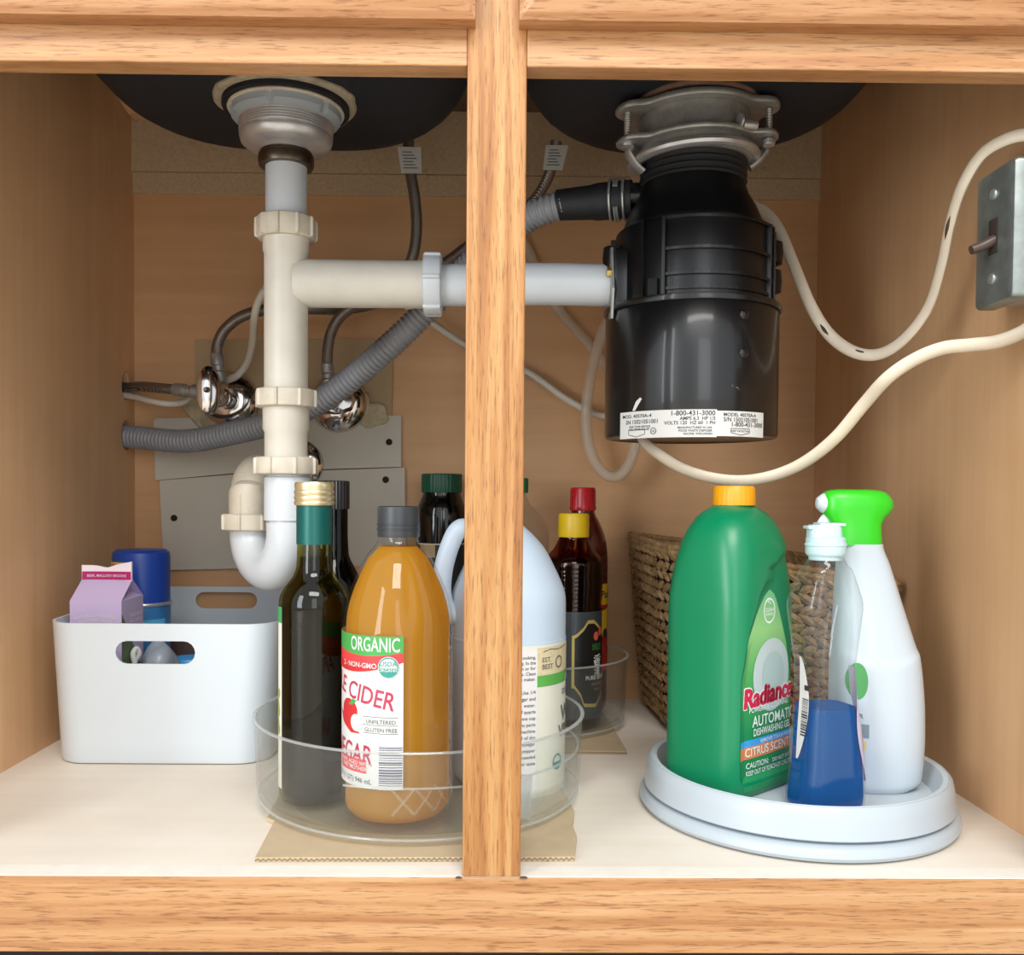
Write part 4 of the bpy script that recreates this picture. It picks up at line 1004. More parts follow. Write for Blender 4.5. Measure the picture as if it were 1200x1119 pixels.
sl = [(0.0138, zo(637)), (0.0147, zo(637)), (0.0147, zo(590)), (0.0138, zo(590))]
MB().lathe(sl, oc, 48, cap0=False, cap1=False).build('neck_sleeve', M['teal'], ob)
gp = [(0.010, zo(592)), (0.0160, zo(592))]
for k in range(3):
    y = 592-k*6.2; gp += [(0.0164, zo(y-1)), (0.0167, zo(y-2.6)), (0.0165, zo(y-4.2)), (0.0159, zo(y-5.4))]
gp += [(0.0163, zo(570)), (0.0163, zo(567)), (0.0155, zo(565)), (0.0, zo(564.5))]
MB().lathe(gp, oc, 64).build('screw_cap', M['gold'], ob)
ckl = cyl(oc, r_); zl0, zl1 = ZF+zo(915), ZF+zo(708)
lb = Decal(ckl).strip(-r_*math.radians(152), -r_*math.radians(52), zl0, zl1, 1, nv=1).build('bottle_label', M['paper_c'], ob, label='cream side label with a green top')
Decal(ckl).strip(-r_*math.radians(152), -r_*math.radians(52), zl1-0.013, zl1, 2).build('print', plain('green_print', '2c9a52', 0.5), lb)
d = Decal(ckl)
for k in range(7): d.disc(-r_*math.radians(64+(k % 3)*4), zl0+0.048+0.005*k, 0.0028, 2, rv=0.004, n=10)
d.build('print', plain('olive_print', '98a23c', 0.5), lb)
# --- bottle with black cap behind it
M['black_glass'] = clear('near_black_glass', (0.05, 0.05, 0.03), 1.42, 0.02, haze=0.25, hazecol=(0.006, 0.006, 0.006))
bc = Vector((P(391, 800, 0.86).x, 0.855, ZF)); bb = thing('wine_vinegar_bottle', bc, 'almost black glass bottle with black cap behind the gold capped oil bottle', 'bottle')
def zq(y): return ZY(y, 0.868, 384)-ZF
pr = smooth_profile([(0.0295, 0.006), (0.0295, zq(705)), (0.0280, zq(685)), (0.0205, zq(665)), (0.0145, zq(648)), (0.0135, zq(620)), (0.0135, zq(590))], 50)
MB().lathe([(0.0, 0), (0.028, 0)]+pr+[(0.0, zq(590))], bc, 56).build('glass', M['black_glass'], bb)
cap_ribbed(bc, 0.0148, zq(596), zq(563.5), 30).build('screw_cap', M['black_plastic'], bb)
# --- apple cider vinegar
M['cider'] = clear('amber_vinegar', (0.88, 0.52, 0.08), 1.05, 0.1, haze=0.66, hazecol=(0.84, 0.44, 0.05))
M['cider_low'] = M['cider']
av = Vector((P(466, 850, 0.730).x, 0.730, ZF)); ab = thing('cider_vinegar_bottle', av, 'glass bottle of amber apple cider vinegar with a dark grey cap', 'bottle')
def za(y): return ZY(y, 0.730, 466)-ZF
ar = 0.0438
ctl = [(ar, 0.012), (ar, za(742)), (ar*0.985, za(722)), (0.0400, za(700)), (0.0325, za(672)), (0.0250, za(651)), (0.0190, za(640)), (0.0158, za(634)), (0.0155, za(628)), (0.0155, za(600))]
zlo, zhi = za(742), za(640)
def flute(rr, h, a):
    if zlo < h < zhi and rr > 0.016:
        k = math.sin(PI*(h-zlo)/(zhi-zlo)); return rr*(1-0.030*k*(abs(math.sin(4*a+0.3))**6))
    return rr
MB().lathe([(0.0, 0.003), (ar*0.72, 0.002), (ar*0.80, 0.0), (ar*0.88, 0.0), (ar*0.96, 0.004)]+smooth_profile(ctl, 70)+[(0.0, za(600))], av, 128, mod=flute).build('glass', M['clear_glass'], ab, angle=60)
ctl2 = [(r-0.0028, z) for r, z in ctl[:-4]]+[(0.0150, za(640))]
MB().lathe([(0.0, 0.004), (ar*0.82, 0.0035), (ar-0.004, 0.008)]+smooth_profile(ctl2, 50)+[(0.0, za(640))], av, 96, mod=flute).build('vinegar', M['cider'], ab, angle=60)
cap_ribbed(av, 0.0166, za(629), za(593), 0).build('screw_cap', plain('charcoal_cap', '33363a', 0.4), ab)
for y in (614, 619.5): MB().lathe([(0.0155, za(y+1.2)), (0.0172, za(y+0.6)), (0.0172, za(y-0.6)), (0.0155, za(y-1.2))], av, 64, cap0=False, cap1=False).build('cap_ridge', plain('charcoal_cap_ridge', '33363a', 0.4), ab)
# embossed lattice low on the glass
d = Decal(cyl(av, ar, 0, 0.0003)); zE0, zE1 = ZF+0.012, ZF+za(905)
for k in range(-4, 9):
    u = k*0.0172
    if -0.3 < u/ar < 1.5:
        d.line([(u, zE0), (u+0.0172, zE1)], 0.0022, 2); d.line([(u+0.0172, zE0), (u, zE1)], 0.0022, 2)
d.build('embossed_lattice', clear('embossed_glass', (0.95, 0.93, 0.9), 1.3, 0.1, haze=0.30, hazecol=(0.8, 0.72, 0.62)), ab)
# label
zl = lambda y: ZY(y, 0.690, 440)
u0, u1 = ar*math.radians(-128), ar*math.asin(12.5/65)
ck_ = cyl(av, ar, 0.0, 0.0002); LB0, LB1 = zl(924), zl(745)
lab = Decal(ck_).strip(u0, u1, LB0, LB1, 1).build('bottle_label', M['paper'], ab, label='white apple cider vinegar label with green and red bands')
gr = plain('label_green', '3f9a47', 0.5); rd = plain('label_red', 'd63a3f', 0.5); rd2 = plain('label_dark_red', 'c2242c', 0.5); mg = plain('label_maroon', 'b0314f', 0.5)
lw = u1-u0
def uu(px): return ar*math.asin(max(-1, min(1, (px-466)/65.0)))
q = lambda u: max(0, min(1, (u-uu(404))/(u1-uu(404))))
Decal(ck_).strip(u0, u1, lambda u: zl(764)+(-0.003*math.sin(PI*q(u))), LB1, 2).build('print', gr, lab)
Decal(ck_).strip(u0, u1, lambda u: zl(787-13*q(u)+6*math.sin(PI*q(u))), lambda u: zl(764)+(-0.003*math.sin(PI*q(u))), 2).build('print', rd, lab)
Decal(ck_).strip(u0, u1, lambda u: zl(788-13*q(u)+6*math.sin(PI*q(u))), lambda u: zl(777-3*q(u)+6*math.sin(PI*q(u))), 3).build('print', rd2, lab)
d = Decal(ck_); d.text('ORGANIC', uu(474.5), zl(763), 0.0150, 3, 'R', sx=0.62)
d.text('2 - NON-GMO', uu(409), zl(783), 0.0055, 4)
d.disc(uu(462), zl(781), 0.0080, 4, rv=0.0082)
d.build('print', M['paper'], lab)
d = Decal(ck_); d.disc(uu(462), zl(781), 0.0075, 5, rv=0.0077, inner=0.88)
d.text('USDA', uu(462), zl(779.5), 0.0050, 5, 'C')
d.poly([(uu(462)+0.0066*math.cos(math.radians(t)), zl(782)+0.0066*math.sin(math.radians(t))) for t in range(180, 361, 12)], 5)
d.build('print', plain('label_teal', '2f8f84', 0.5), lab)
d = Decal(ck_); d.text('ORGANIC', uu(462), zl(786), 0.0034, 6, 'C'); d.build('print', M['paper'], lab)
d = Decal(ck_); d.text('APPLE CIDER', uu(468), zl(832), 0.0190, 2, 'R', sx=0.80, rot=-0.20); d.build('print', mg, lab); d = Decal(ck_); d.text('VINEGAR', uu(444), zl(897), 0.0210, 2, 'R', sx=0.72, rot=-0.06); d.build('print', mg, lab)
d = Decal(ck_); d.disc(uu(415), zl(837), 0.0105, 2, rv=0.0095); d.build('print', rd2, lab); d = Decal(ck_); d.poly([(uu(404), zl(838)), (uu(413), zl(846)), (uu(424), zl(858)), (uu(430), zl(861)), (uu(418), zl(862)), (uu(407), zl(852))], 2); d.build('print', rd2, lab)
d = Decal(ck_); d.disc(uu(425), zl(849), 0.0066, 3, rv=0.0066); d.build('print', M['paper_c'], lab)
d = Decal(ck_); d.poly([(uu(415), zl(829)), (uu(420), zl(822)), (uu(425), zl(823)), (uu(420), zl(829))], 3); d.build('print', gr, lab)
d = Decal(ck_); d.strip(uu(404.5), uu(437), zl(907), zl(891), 2); rbx = d.build('print', rd, lab)
d = Decal(ck_); d.text("RAW, AGED WITH", uu(421), zl(898), 0.0042, 3, 'C', rot=-0.03); d.text('THE "MOTHER"', uu(421), zl(904), 0.0044, 3, 'C', rot=-0.03); d.build('print', M['paper'], lab)
d = Decal(ck_)
for y in (840, 849.5, 859): d.strip(uu(433), uu(473), zl(y), zl(y)+0.0004, 2)
d.text('UNFILTERED', uu(453), zl(847.5), 0.0042, 2, 'C'); d.text('GLUTEN FREE', uu(453), zl(857), 0.0042, 2, 'C'); d.build('print', M['ink_grey'], lab); d = Decal(ck_); d.text('32 FL OZ (1 QT) 946 mL', uu(443), zl(919), 0.0052, 2, 'R', rot=-0.03)
d.build('print', M['ink_grey'], lab)
d = Decal(ck_); rnd = random.Random(2); y = 874
while y < 919:
    hgt = rnd.choice((0.7, 1.1, 1.8)); d.strip(uu(451.5), u1-0.0006, zl(y+hgt), zl(y), 2); y += hgt+rnd.choice((0.8, 1.2, 2.0))
d.build('barcode', plain('barcode_ink', '55506e', 0.5), lab)
# --- half gallon jug of white vinegar
M['hdpe'] = plain('milky_jug', 'bccbdb', 0.4, sss=0.0, trans=0.0)
jy = 0.832; jc = Vector((P(595, 850, jy).x, jy, ZF)); jg = thing('vinegar_jug', jc, 'milky plastic vinegar jug with loop handle and cream label behind the stile', 'jug')
def zj(y): return ZY(y, jy, 600)-ZF
jr = P(662.5, 760, jy).x-jc.x
jt = [(jr*0.97, 0.004), (jr, 0.010), (jr, zj(705)), (jr*0.985, zj(694)), (jr*0.93, zj(683)), (jr*0.80, zj(664)), (jr*0.62, zj(642)), (jr*0.40, zj(625)), (jr*0.20, zj(612)), (jr*0.16, zj(604))]
jbody = MB().lathe([(0.0, 0.002), (jr*0.9, 0.0)]+smooth_profile(jt, 60)+[(0.0, zj(604))], jc, 96).build('jug_body', M['hdpe'], jg)
MB().lathe([(jr*0.955, zj(748)), (jr*1.006, zj(747)), (jr*1.006, zj(744)), (jr*0.955, zj(742))], jc, 96, cap0=False, cap1=False).build('label_ridge', M['hdpe'], jg)
hpts = [P(575, 622, jy), P(550, 619, jy-0.004), P(537, 621, jy-0.012), P(527, 640, jy-0.015), P(519.5, 668, jy-0.017), P(518, 695, jy-0.017), P(525, 715, jy-0.015), P(545, 728, jy-0.01)]
MB().tube(hpts, lambda s, L: 0.0085, 20, 8, ell=1.0).build('loop_handle', M['hdpe'], jg)
cap_ribbed(jc, jr*0.19, zj(606), zj(588), 40).build('screw_cap', plain('white_jug_cap', 'd8d8d6', 0.45), jg)
cj = cyl(jc, jr, 0, 0.0003)
def uj(px): return jr*math.asin(max(-1, min(1, (px-596)/72.0)))
zjl = lambda y: ZY(y, jy-0.03, 640)
jl = Decal(cj).strip(jr*math.radians(-40), jr*math.radians(125), zjl(930), zjl(753), 1).build('bottle_label', M['paper_c'], jg, label='cream label with a green stripe and small print')
Decal(cj).strip(jr*math.radians(-40), uj(629), zjl(928), zjl(757), 2).build('print', plain('label_white_panel', 'dedada', 0.6), jl)
Decal(cj).strip(uj(629), jr*math.radians(125), zjl(801), zjl(788), 2).build('print', plain('jug_label_green', '5aa64a', 0.5), jl)
Decal(cj).strip(uj(629), jr*math.radians(125), zjl(787), zjl(756), 2).build('print', plain('jug_label_beige', 'd2c19c', 0.6, var=0.12, vscale=250), jl)
d = Decal(cj)
lines = ['cleaning, cooking,', 'or pickling. In the', 'kitchen or for', 'laundry. Clean', 'coffee maker.']
for k, s_ in enumerate(lines): d.text(s_, uj(627), zjl(768+k*6.2), 0.0040, 3, 'R')
lines = ['Use 1/4', 'cup vinegar and', 'water.', 'For gallon of quarts', 'water add one cup', 'to two parts', 'rinse each machine', 'load of dry', 'add white vinegar', 'and pepper', 'as needed', 'for taste']
for k, s_ in enumerate(lines): d.text(s_, uj(627), zjl(808+k*7.4), 0.0042, 3, 'R')
d.text('EST.', uj(635), zjl(773), 0.0060, 3); d.text('BEST', uj(635), zjl(781), 0.0060, 3); d.text('DISTILLED', uj(661), zjl(815), 0.007, 3, sx=1.2); d.text('WHITE', uj(659), zjl(846), 0.020, 3); d.text('VINEGAR', uj(656), zjl(864), 0.015, 3)
d.disc(uj(656), zjl(775), 0.0055, 3, rv=0.0055, inner=0.75); d.line([(uj(636), zjl(761)), (uj(645), zjl(758.5)), (uj(655), zjl(760)), (uj(664), zjl(757.5))], 0.0007, 3)
d.build('print', M['ink_grey'], jl)
d = Decal(cj); d.text('ORGANIC', uj(664), zjl(799.5), 0.008, 3, sx=1.2); d.build('print', M['paper'], jl)
d = Decal(cj); d.disc(uj(655), zjl(892), 0.0070, 3, inner=0.8); d.poly([(uj(655)+0.0066*math.cos(math.radians(t)), zjl(892)+0.0066*math.sin(math.radians(t))) for t in range(180, 361, 15)], 3); d.build('print', plain('jug_teal_print', '3f8f8f', 0.5), jl)
# ------------------------------------------------------------------ bottles in and behind the smaller clear tray
M['dark_liquid'] = plain('very_dark_glass', '060705', 0.12, coat=0.3)
M['green_cap'] = plain('dark_green_cap', '10523a', 0.4)
# dark jar with a green lid
jcx = Vector((P(517, 700, 1.152).x, 1.152, 0.0)); dj = thing('dark_jar', jcx, 'black filled jar with dark green lid near the back wall behind the cider bottle', 'jar')
def z5(y): return ZY(y, 1.143, 519)
MB().lathe([(0.0, 0.0005), (0.030, 0.0005)]+smooth_profile([(0.0315, 0.006), (0.0320, z5(620)), (0.0318, z5(606)), (0.0300, z5(595)), (0.0255, z5(584)), (0.0235, z5(578)), (0.0235, z5(570))], 50)+[(0.0, z5(570))], jcx, 56).build('jar_body', M['dark_liquid'], dj)
cap_ribbed(jcx, 0.0250, z5(577), z5(555), 60).build('jar_lid', M['green_cap'], dj)
cjj = cyl(jcx, 0.0320)
jlb = Decal(cjj).strip(-0.034, 0.045, 0.03, z5(636), 1).build('jar_label', plain('dark_jar_label', '2a2c2c', 0.5), dj)
Decal(cjj).strip(-0.034, 0.045, z5(636)-0.0015, z5(636), 2).build('print', M['paper_c'], jlb)
Decal(cjj).strip(-0.028, -0.006, z5(652), z5(637), 2).build('print', plain('tan_print', 'b59a72', 0.6), jlb)
# empty clear bottle with green cap
M['pet'] = clear('clear_pet', (0.93, 0.93, 0.92), 1.42, 0.03, haze=0.03)
pc_ = Vector((P(601, 700, 1.105).x, 1.105, ZF)); pb = thing('clear_bottle', pc_, 'empty clear plastic bottle with green cap beside the milky jug', 'bottle')
def z6(y): return ZY(y, 1.105, 601)-ZF
pp = smooth_profile([(0.042, 0.004), (0.0425, 0.02), (0.0425, z6(665)), (0.0440, z6(650)), (0.0445, z6(628)), (0.041, z6(615)), (0.030, z6(600)), (0.0185, z6(588)), (0.0155, z6(580)), (0.0155, z6(570))], 50)
def petmod(rr, h, a): return rr*(1-0.04*(math.sin(3*a)**2)*max(0, min(1, (h-0.03)/0.1))) if rr > 0.02 else rr
MB().lathe([(0.0, 0.002), (0.038, 0.0)]+pp+[(0.0, z6(570))], pc_, 72, mod=petmod).build('bottle_body', M['pet'], pb)
cap_ribbed(pc_, 0.0172, z6(577.5), z6(560), 40).build('screw_cap', plain('green_bottle_cap', '1f6b40', 0.4), pb)
# sesame oil, yellow cap
sc_ = Vector((P(671.5, 700, 1.030).x, 1.030, ZF)); sb_ = thing('sesame_oil_bottle', sc_, 'dark sesame oil bottle with yellow cap and gold framed black label', 'bottle')
def z7(y): return ZY(y, 1.030, 671)-ZF
sr = 0.0325
sp_ = smooth_profile([(0.030, 0.004), (0.031, 0.012), (0.0315, z7(722)), (0.0318, z7(716)), (0.0338, z7(665)), (0.0335, z7(660)), (0.0300, z7(652)), (0.0225, z7(643)), (0.0178, z7(634)), (0.0160, z7(630)), (0.0158, z7(622))], 120)
zr0_, zr1_ = z7(714), z7(664)
def ribs(rr, h, a): return rr-(0.0011*(0.5+0.5*math.cos(2*PI*(h-zr0_)/0.0046)) if zr0_ < h < zr1_ else 0)
M['amber_glass'] = clear('brown_glass', (0.55, 0.25, 0.10), 1.42, 0.02)
MB().lathe([(0.0, 0.002), (0.027, 0.0)]+sp_+[(0.0, z7(622))], sc_, 72, mod=ribs).build('glass', M['amber_glass'], sb_, angle=60)
so_ = [(r-0.0022, z) for r, z in sp_ if z < z7(653)]
MB().lathe([(0.0, 0.004), (0.025, 0.004)]+so_+[(0.0, so_[-1][1])], sc_, 64).build('sesame_oil', plain('black_brown_oil', '0a0605', 0.25), sb_)
MB().lathe([(0.012, z7(629)), (0.0172, z7(629)), (0.0176, z7(627)), (0.0172, z7(604)), (0.0160, z7(601.5)), (0.0, z7(601))], sc_, 64).build('yellow_cap', plain('yellow_cap', 'd9b416', 0.4), sb_)
cs = cyl(sc_, 0.0322, 0, 0.0003)
ssz = lambda y: ZY(y, 1.0, 680)
def us(px): return 0.0322*math.asin(max(-1, min(1, (px-671.5)/34.5)))
sl_ = Decal(cs).strip(-0.05, 0.075, ssz(843), ssz(717), 1).build('bottle_label', plain('gunmetal_label', '3c4146', 0.35, 0.2), sb_, label='black sesame oil label with gold frame')
def frame(u_, s):   # half-height of the octagon-like gold frame
    x = abs((u_-us(690))/0.0322)
    return x
lo = lambda u: ssz(interp([(us(690)-0.045, 802), (us(690)-0.0215, 802), (us(690)-0.019, 802), (us(690)-0.012, 812), (us(690)-0.008, 824), (us(690)+0.008, 826), (us(690)+0.016, 818), (us(690)+0.03, 802), (us(690)+0.05, 802)], u))
hi = lambda u: ssz(interp([(us(690)-0.045, 749), (us(690)-0.0215, 749), (us(690)-0.017, 747), (us(690)-0.009, 739), (us(690)-0.004, 731), (us(690)+0.004, 731), (us(690)+0.014, 739), (us(690)+0.024, 747), (us(690)+0.05, 749)], u))
ua, ub = us(690)-0.0205, us(690)+0.030
Decal(cs).strip(ua-0.0015, ub, lambda u: lo(u)-0.0038, lambda u: hi(u)+0.0038, 2, n=40).build('print', plain('gold_print', 'b7a55c', 0.45, 0.2), sl_)
Decal(cs).strip(ua+0.0015, ub-0.002, lambda u: lo(u), lambda u: hi(u), 3, n=40).build('print', plain('label_black', '08090a', 0.4), sl_)
d = Decal(cs); d.text('PURE SESAME OIL', us(684), ssz(797), 0.0062, 4, sx=0.95); d.text('香', us(693), ssz(780), 0.0135, 4); d.text('油', us(694), ssz(791), 0.0100, 4)
d.build('print', M['paper'], sl_)
d = Decal(cs); d.text('純正', us(691), ssz(762), 0.0080, 4); d.build('print', plain('label_leaf_green', '2e7a3c', 0.5), sl_)
d = Decal(cs); d.text('100% PURE', us(691), ssz(804), 0.0042, 4); d.text('SINCE 1888', us(694), ssz(810), 0.0036, 4); d.build('print', plain('faint_gold_print', '8b7d4a', 0.5), sl_)
d = Decal(cs); cp = plain('coral_print', 'c4533f', 0.5); d.disc(us(696), ssz(746), 0.004, 4, rv=0.005); d.build('print', cp, sl_); d = Decal(cs); d.disc(us(701), ssz(741), 0.0035, 4, rv=0.005); d.build('print', cp, sl_)
# sweet red sauce, red cap
rc_ = Vector((P(682, 700, 1.094).x, 1.094, ZF)); rb_ = thing('red_sauce_bottle', rc_, 'tall dark red sauce bottle with red cap and yellow label behind the sesame oil', 'bottle')
def z8(y): return ZY(y, 1.10, 684)-ZF
M['red_glass'] = plain('dark_red_sauce', '4d0a08', 0.18, coat=0.5)
rp = smooth_profile([(0.029, 0.004), (0.0302, 0.012), (0.0302, z8(660)), (0.0297, z8(648)), (0.0265, z8(628)), (0.0190, z8(610)), (0.0140, z8(600)), (0.0138, z8(590))], 50)
MB().lathe([(0.0, 0.002), (0.027, 0.0)]+rp+[(0.0, z8(590))], rc_, 64).build('glass', M['red_glass'], rb_)
MB().lathe([(0.012, z8(598)), (0.0150, z8(598)), (0.0158, z8(595)), (0.0150, z8(593)), (0.0148, z8(574)), (0.0138, z8(571.5)), (0.0, z8(571))], rc_, 64, mod=lambda rr, h, a: rr+(0.0003*math.cos(36*a) if rr > 0.0145 else 0)).build('red_cap', plain('red_cap', 'b3141f', 0.35), rb_)
cr = cyl(rc_, 0.0302, 0, 0.0003); szr = lambda y: ZY(y, 1.08, 700)
rl = Decal(cr).strip(0.005, 0.045, szr(785), szr(683), 1).build('bottle_label', plain('sauce_label_red', 'a8231c', 0.5), rb_, label='yellow and red sauce label')
Decal(cr).strip(0.005, 0.045, szr(708), szr(684), 2).build('print', M['yellow'], rl)
Decal(cr).strip(0.005, 0.038, lambda u: szr(745)+0.2*(u-0.02), lambda u: szr(716)+0.25*(u-0.02), 2).build('print', M['yellow'], rl)
d = Decal(cr); d.text('Pad', 0.0215, szr(700), 0.0125, 3); d.disc(0.030, szr(741), 0.005, 3, rv=0.0055); d.build('print', M['ink'], rl)

# ------------------------------------------------------------------ woven basket
def weave_mat(name):
    t = NT(name); n = t.noise(t.coord(), 160, 4, 0.7); n2 = t.noise(t.coord(), 30, 3, 0.6)
    t.link(t.mix(t.ramp(n, [(0.3, '7d5f3d'), (0.55, 'ab8b60'), (0.75, 'cfb489')]), t.ramp(n2, [(0.3, (0.75, 0.68, 0.6, 1)), (0.7, (1, 1, 1, 1))]), 1.0, 'MULTIPLY'), t.b.inputs['Base Color'])
    t.set(Roughness=0.8); t.bump(n, 0.6, 0.001); return t.m
M['weave'] = weave_mat('seagrass')
fl_ = PZ(789, 862); frx = XR-0.028
foot = [Vector((fl_.x, fl_.y, 0)), Vector((frx-0.03, 0.945, 0)), Vector((XR-0.025, 1.160, 0)), Vector((fl_.x-0.006, 1.166, 0))]
rimz = [0.199, 0.168, 0.180, 0.205]
rimp = [Vector((P(752, 645, 1.03).x+0.022, 1.018, 0)), Vector((XR-0.012, 0.905, 0)), Vector((XR-0.018, 1.165, 0)), Vector((P(741, 642, 1.165).x, 1.170, 0))]
bk = thing('woven_basket', (sum(f.x for f in foot)/4, sum(f.y for f in foot)/4, 0), 'woven seagrass basket standing behind the detergent bottles', 'basket')
def bring(t, dense=1.0):
    cs_ = []
    for i in range(4):
        b = 0.012*math.sin(PI*t); p = foot[i].lerp(rimp[i], t**0.8); p.z = 0.0125+(rimz[i]-0.0125)*t; cs_.append(p)
    cen = sum(cs_, Vector())/4; pts = []
    for i in range(4):
        a, b = cs_[i], cs_[(i+1) % 4]; L = (b-a).length
        for k in range(10):
            s = k/10; s_ = 0.035+0.93*s
            pts.append(a.lerp(b, s_)+(cen-a).normalized()*0.0)
    return pts, cen
ROWS = 17
for rI in range(ROWS):
    t = rI/(ROWS-1); pts, cen = bring(t); path = resample(spline(pts+[pts[0]], 6), 0.0125)
    m = MB(); rnd = random.Random(rI); hh_ = 0.0078
    for k in range(len(path)-1):
        a, b = path[k], path[(k+1) % len(path)]; tg = (b-a).normalized(); out = Vector((tg.y, -tg.x, 0)).normalized()
        if out.dot(a-cen) < 0: out = -out
        sl2 = 1 if rI % 2 else -1
        for side in (0.0032, -0.0032):
            sgn = sl2 if side > 0 else -sl2
            c = (a+b)/2+out*side+Vector((0, 0, rnd.uniform(-0.001, 0.001))); e = tg*0.0082*rnd.uniform(0.9, 1.15)+Vector((0, 0, sgn*hh_*0.62)); e2 = (Vector((0, 0, 1))*0.0040-tg*sgn*0.0022)*rnd.uniform(0.85, 1.1); o3 = out*0.0030*rnd.uniform(0.8, 1.2)
            V = [c-e, c-e*0.45+e2, c-e*0.45-e2, c-e*0.4+o3, c-e*0.4-o3, c+e*0.45+e2, c+e*0.45-e2, c+e*0.4+o3, c+e*0.4-o3, c+e]
            Fc = [(0, 1, 3), (0, 3, 2), (0, 2, 4), (0, 4, 1), (1, 5, 7, 3), (3, 7, 6, 2), (2, 6, 8, 4), (4, 8, 5, 1), (9, 7, 5), (9, 6, 7), (9, 8, 6), (9, 5, 8)]
            m.add(V, Fc)
    m.build('woven_row', M['weave'], bk, angle=50)
# backing so no light shows through the weave, and a rolled rim
rgs = []
for t in (0.0, 0.25, 0.5, 0.75, 1.0):
    pts, cen = bring(t); rgs.append([p+(cen-p)*0.018 for p in pts])
MB().loft(rgs, True, False).build('lining', plain('dark_seagrass', '3c2c1c', 0.9), bk)
pts, cen = bring(1.0)
for dz, rr_ in ((0.004, 0.0042), (0.010, 0.0036)):
    MB().tube(resample(spline([p+Vector((0, 0, dz))+(p-cen).normalized()*0.002 for p in pts+[pts[0]]], 5), 0.004), lambda s, L, rr_=rr_: rr_*(1+0.18*math.sin(s*900)), 8, smooth=False).build('rim_rope', M['weave'], bk)

# ------------------------------------------------------------------ white turntable
WC = Vector((P(929, 950, 0.778).x, 0.778, 0.0)); WR = 0.1295
wt = thing('white_turntable', WC, 'white two tier turntable holding the detergent and spray bottles', 'turntable')
zW = lambda y: ZY(y, 0.658, 930)
MB().lathe([(0.0, 0.0004), (WR-0.008, 0.0004), (WR-0.002, 0.002), (WR, 0.005), (WR-0.0005, 0.009), (WR-0.003, 0.012), (WR-0.008, 0.0135), (0.0, 0.0135)], WC, 128).build('base', M['white_tt'], wt)
MB().lathe([(0.0, 0.013), (WR-0.013, 0.013), (WR-0.013, 0.0155), (0.0, 0.0155)], WC, 96).build('bearing_gap', M['greyblue'], wt)
TR = 0.1255
MB().lathe([(0.0, 0.0155), (TR-0.001, 0.0155), (TR, 0.0165), (TR-0.0015, 0.030), (TR-0.003, 0.0372), (TR-0.005, 0.0395), (TR-0.0065, 0.0395), (TR-0.0085, 0.0385), (TR-0.014, 0.0230), (TR-0.018, 0.0195), (0.0, 0.0195)], WC, 128, cap1=True).build('tray', M['white_tt'], wt)
MB().lathe([(0.0, 0.0218), (TR-0.020, 0.0218), (TR-0.017, 0.0226), (TR-0.0105, 0.0388), (TR-0.0068, 0.0399), (TR-0.0065, 0.0394), (TR-0.0088, 0.0383), (TR-0.014, 0.0228), (TR-0.018, 0.0192), (0.0, 0.0192)], WC, 128).build('grip_mat', M['greyblue'], wt)
ZM = 0.0222

# ------------------------------------------------------------------ green dishwasher gel bottle
M['green'] = plain('green_bottle', '007a4f', 0.34, var=0.03, vscale=8)
ang = math.radians(41); U = Vector((math.cos(ang), math.sin(ang), 0)); Vv = Vector((-U.y, U.x, 0))
gW, gD = 0.100, 0.080
gc = Vector((P(857, 800, 0.778).x, 0.778, ZM))
gb = thing('dishwasher_gel_bottle', gc, 'tall green dishwasher gel bottle with orange yellow cap on the white turntable', 'bottle')
def z9(y): return ZY(y, 0.778, 857)-ZM
Ht = z9(592)
gt = [(0.0, 0.93), (0.003, 0.975), (0.010, 1.0), (z9(720), 1.0), (z9(690), 0.985), (z9(665), 0.95), (z9(640), 0.885), (z9(620), 0.79), (z9(606), 0.66), (z9(597), 0.50), (z9(592), 0.36), (z9(590), 0.30)]
def gpt(th_a, z):
    s = smoothtab(gt, z); ex = 4.5 if z < z9(700) else 4.5-2.3*min(1, (z-z9(700))/(Ht-z9(700)))
    c_, s_ = math.cos(th_a), math.sin(th_a)
    x = math.copysign(abs(c_)**(2/ex), c_)*gW/2*s; y = math.copysign(abs(s_)**(2/ex), s_)*gD/2*(s if s > 0.6 else s)
    # recessed label panel on the front face (-Vv side)
    if y < 0 and z > 0.006:
        zt = (z-0.012)/(z9(640)-0.012)
        e0 = -gW/2*interp([(0, 0.80), (0.45, 0.80), (0.65, 0.66), (0.8, 0.40), (0.92, -0.05), (1.0, -0.6)], zt)
        inside = min(1, max(0, (x-e0)/0.006))*min(1, max(0, zt/0.03))*min(1, max(0, (1.0-zt)/0.05))*min(1, max(0, (-y-0.012)/0.012))
        y += 0.0042*inside*inside*(3-2*inside)
    return gc+U*x+Vv*y+Vector((0, 0, z))
rings = []
zz_ = [0, 0.0012, 0.003, 0.006]+[0.010+(Ht-0.010)*k/110 for k in range(111)]+[z9(590)]
for z in zz_: rings.append([gpt(2*PI*(k+0.5)/160, z) for k in range(160)])
gbody = MB().loft(rings).build('bottle_body', M['green'], gb, angle=50)
ctop = gc+U*0.0
MB().lathe([(0.010, z9(592)), (0.0176, z9(592)), (0.0178, z9(590)), (0.0172, z9(572)), (0.0160, z9(569.6)), (0.0, z9(569))], gc, 72, mod=lambda rr, h, a: rr+(0.00025*math.cos(48*a) if rr > 0.017 else 0)).build('screw_cap', plain('orange_yellow_cap', 'e09812', 0.4), gb)
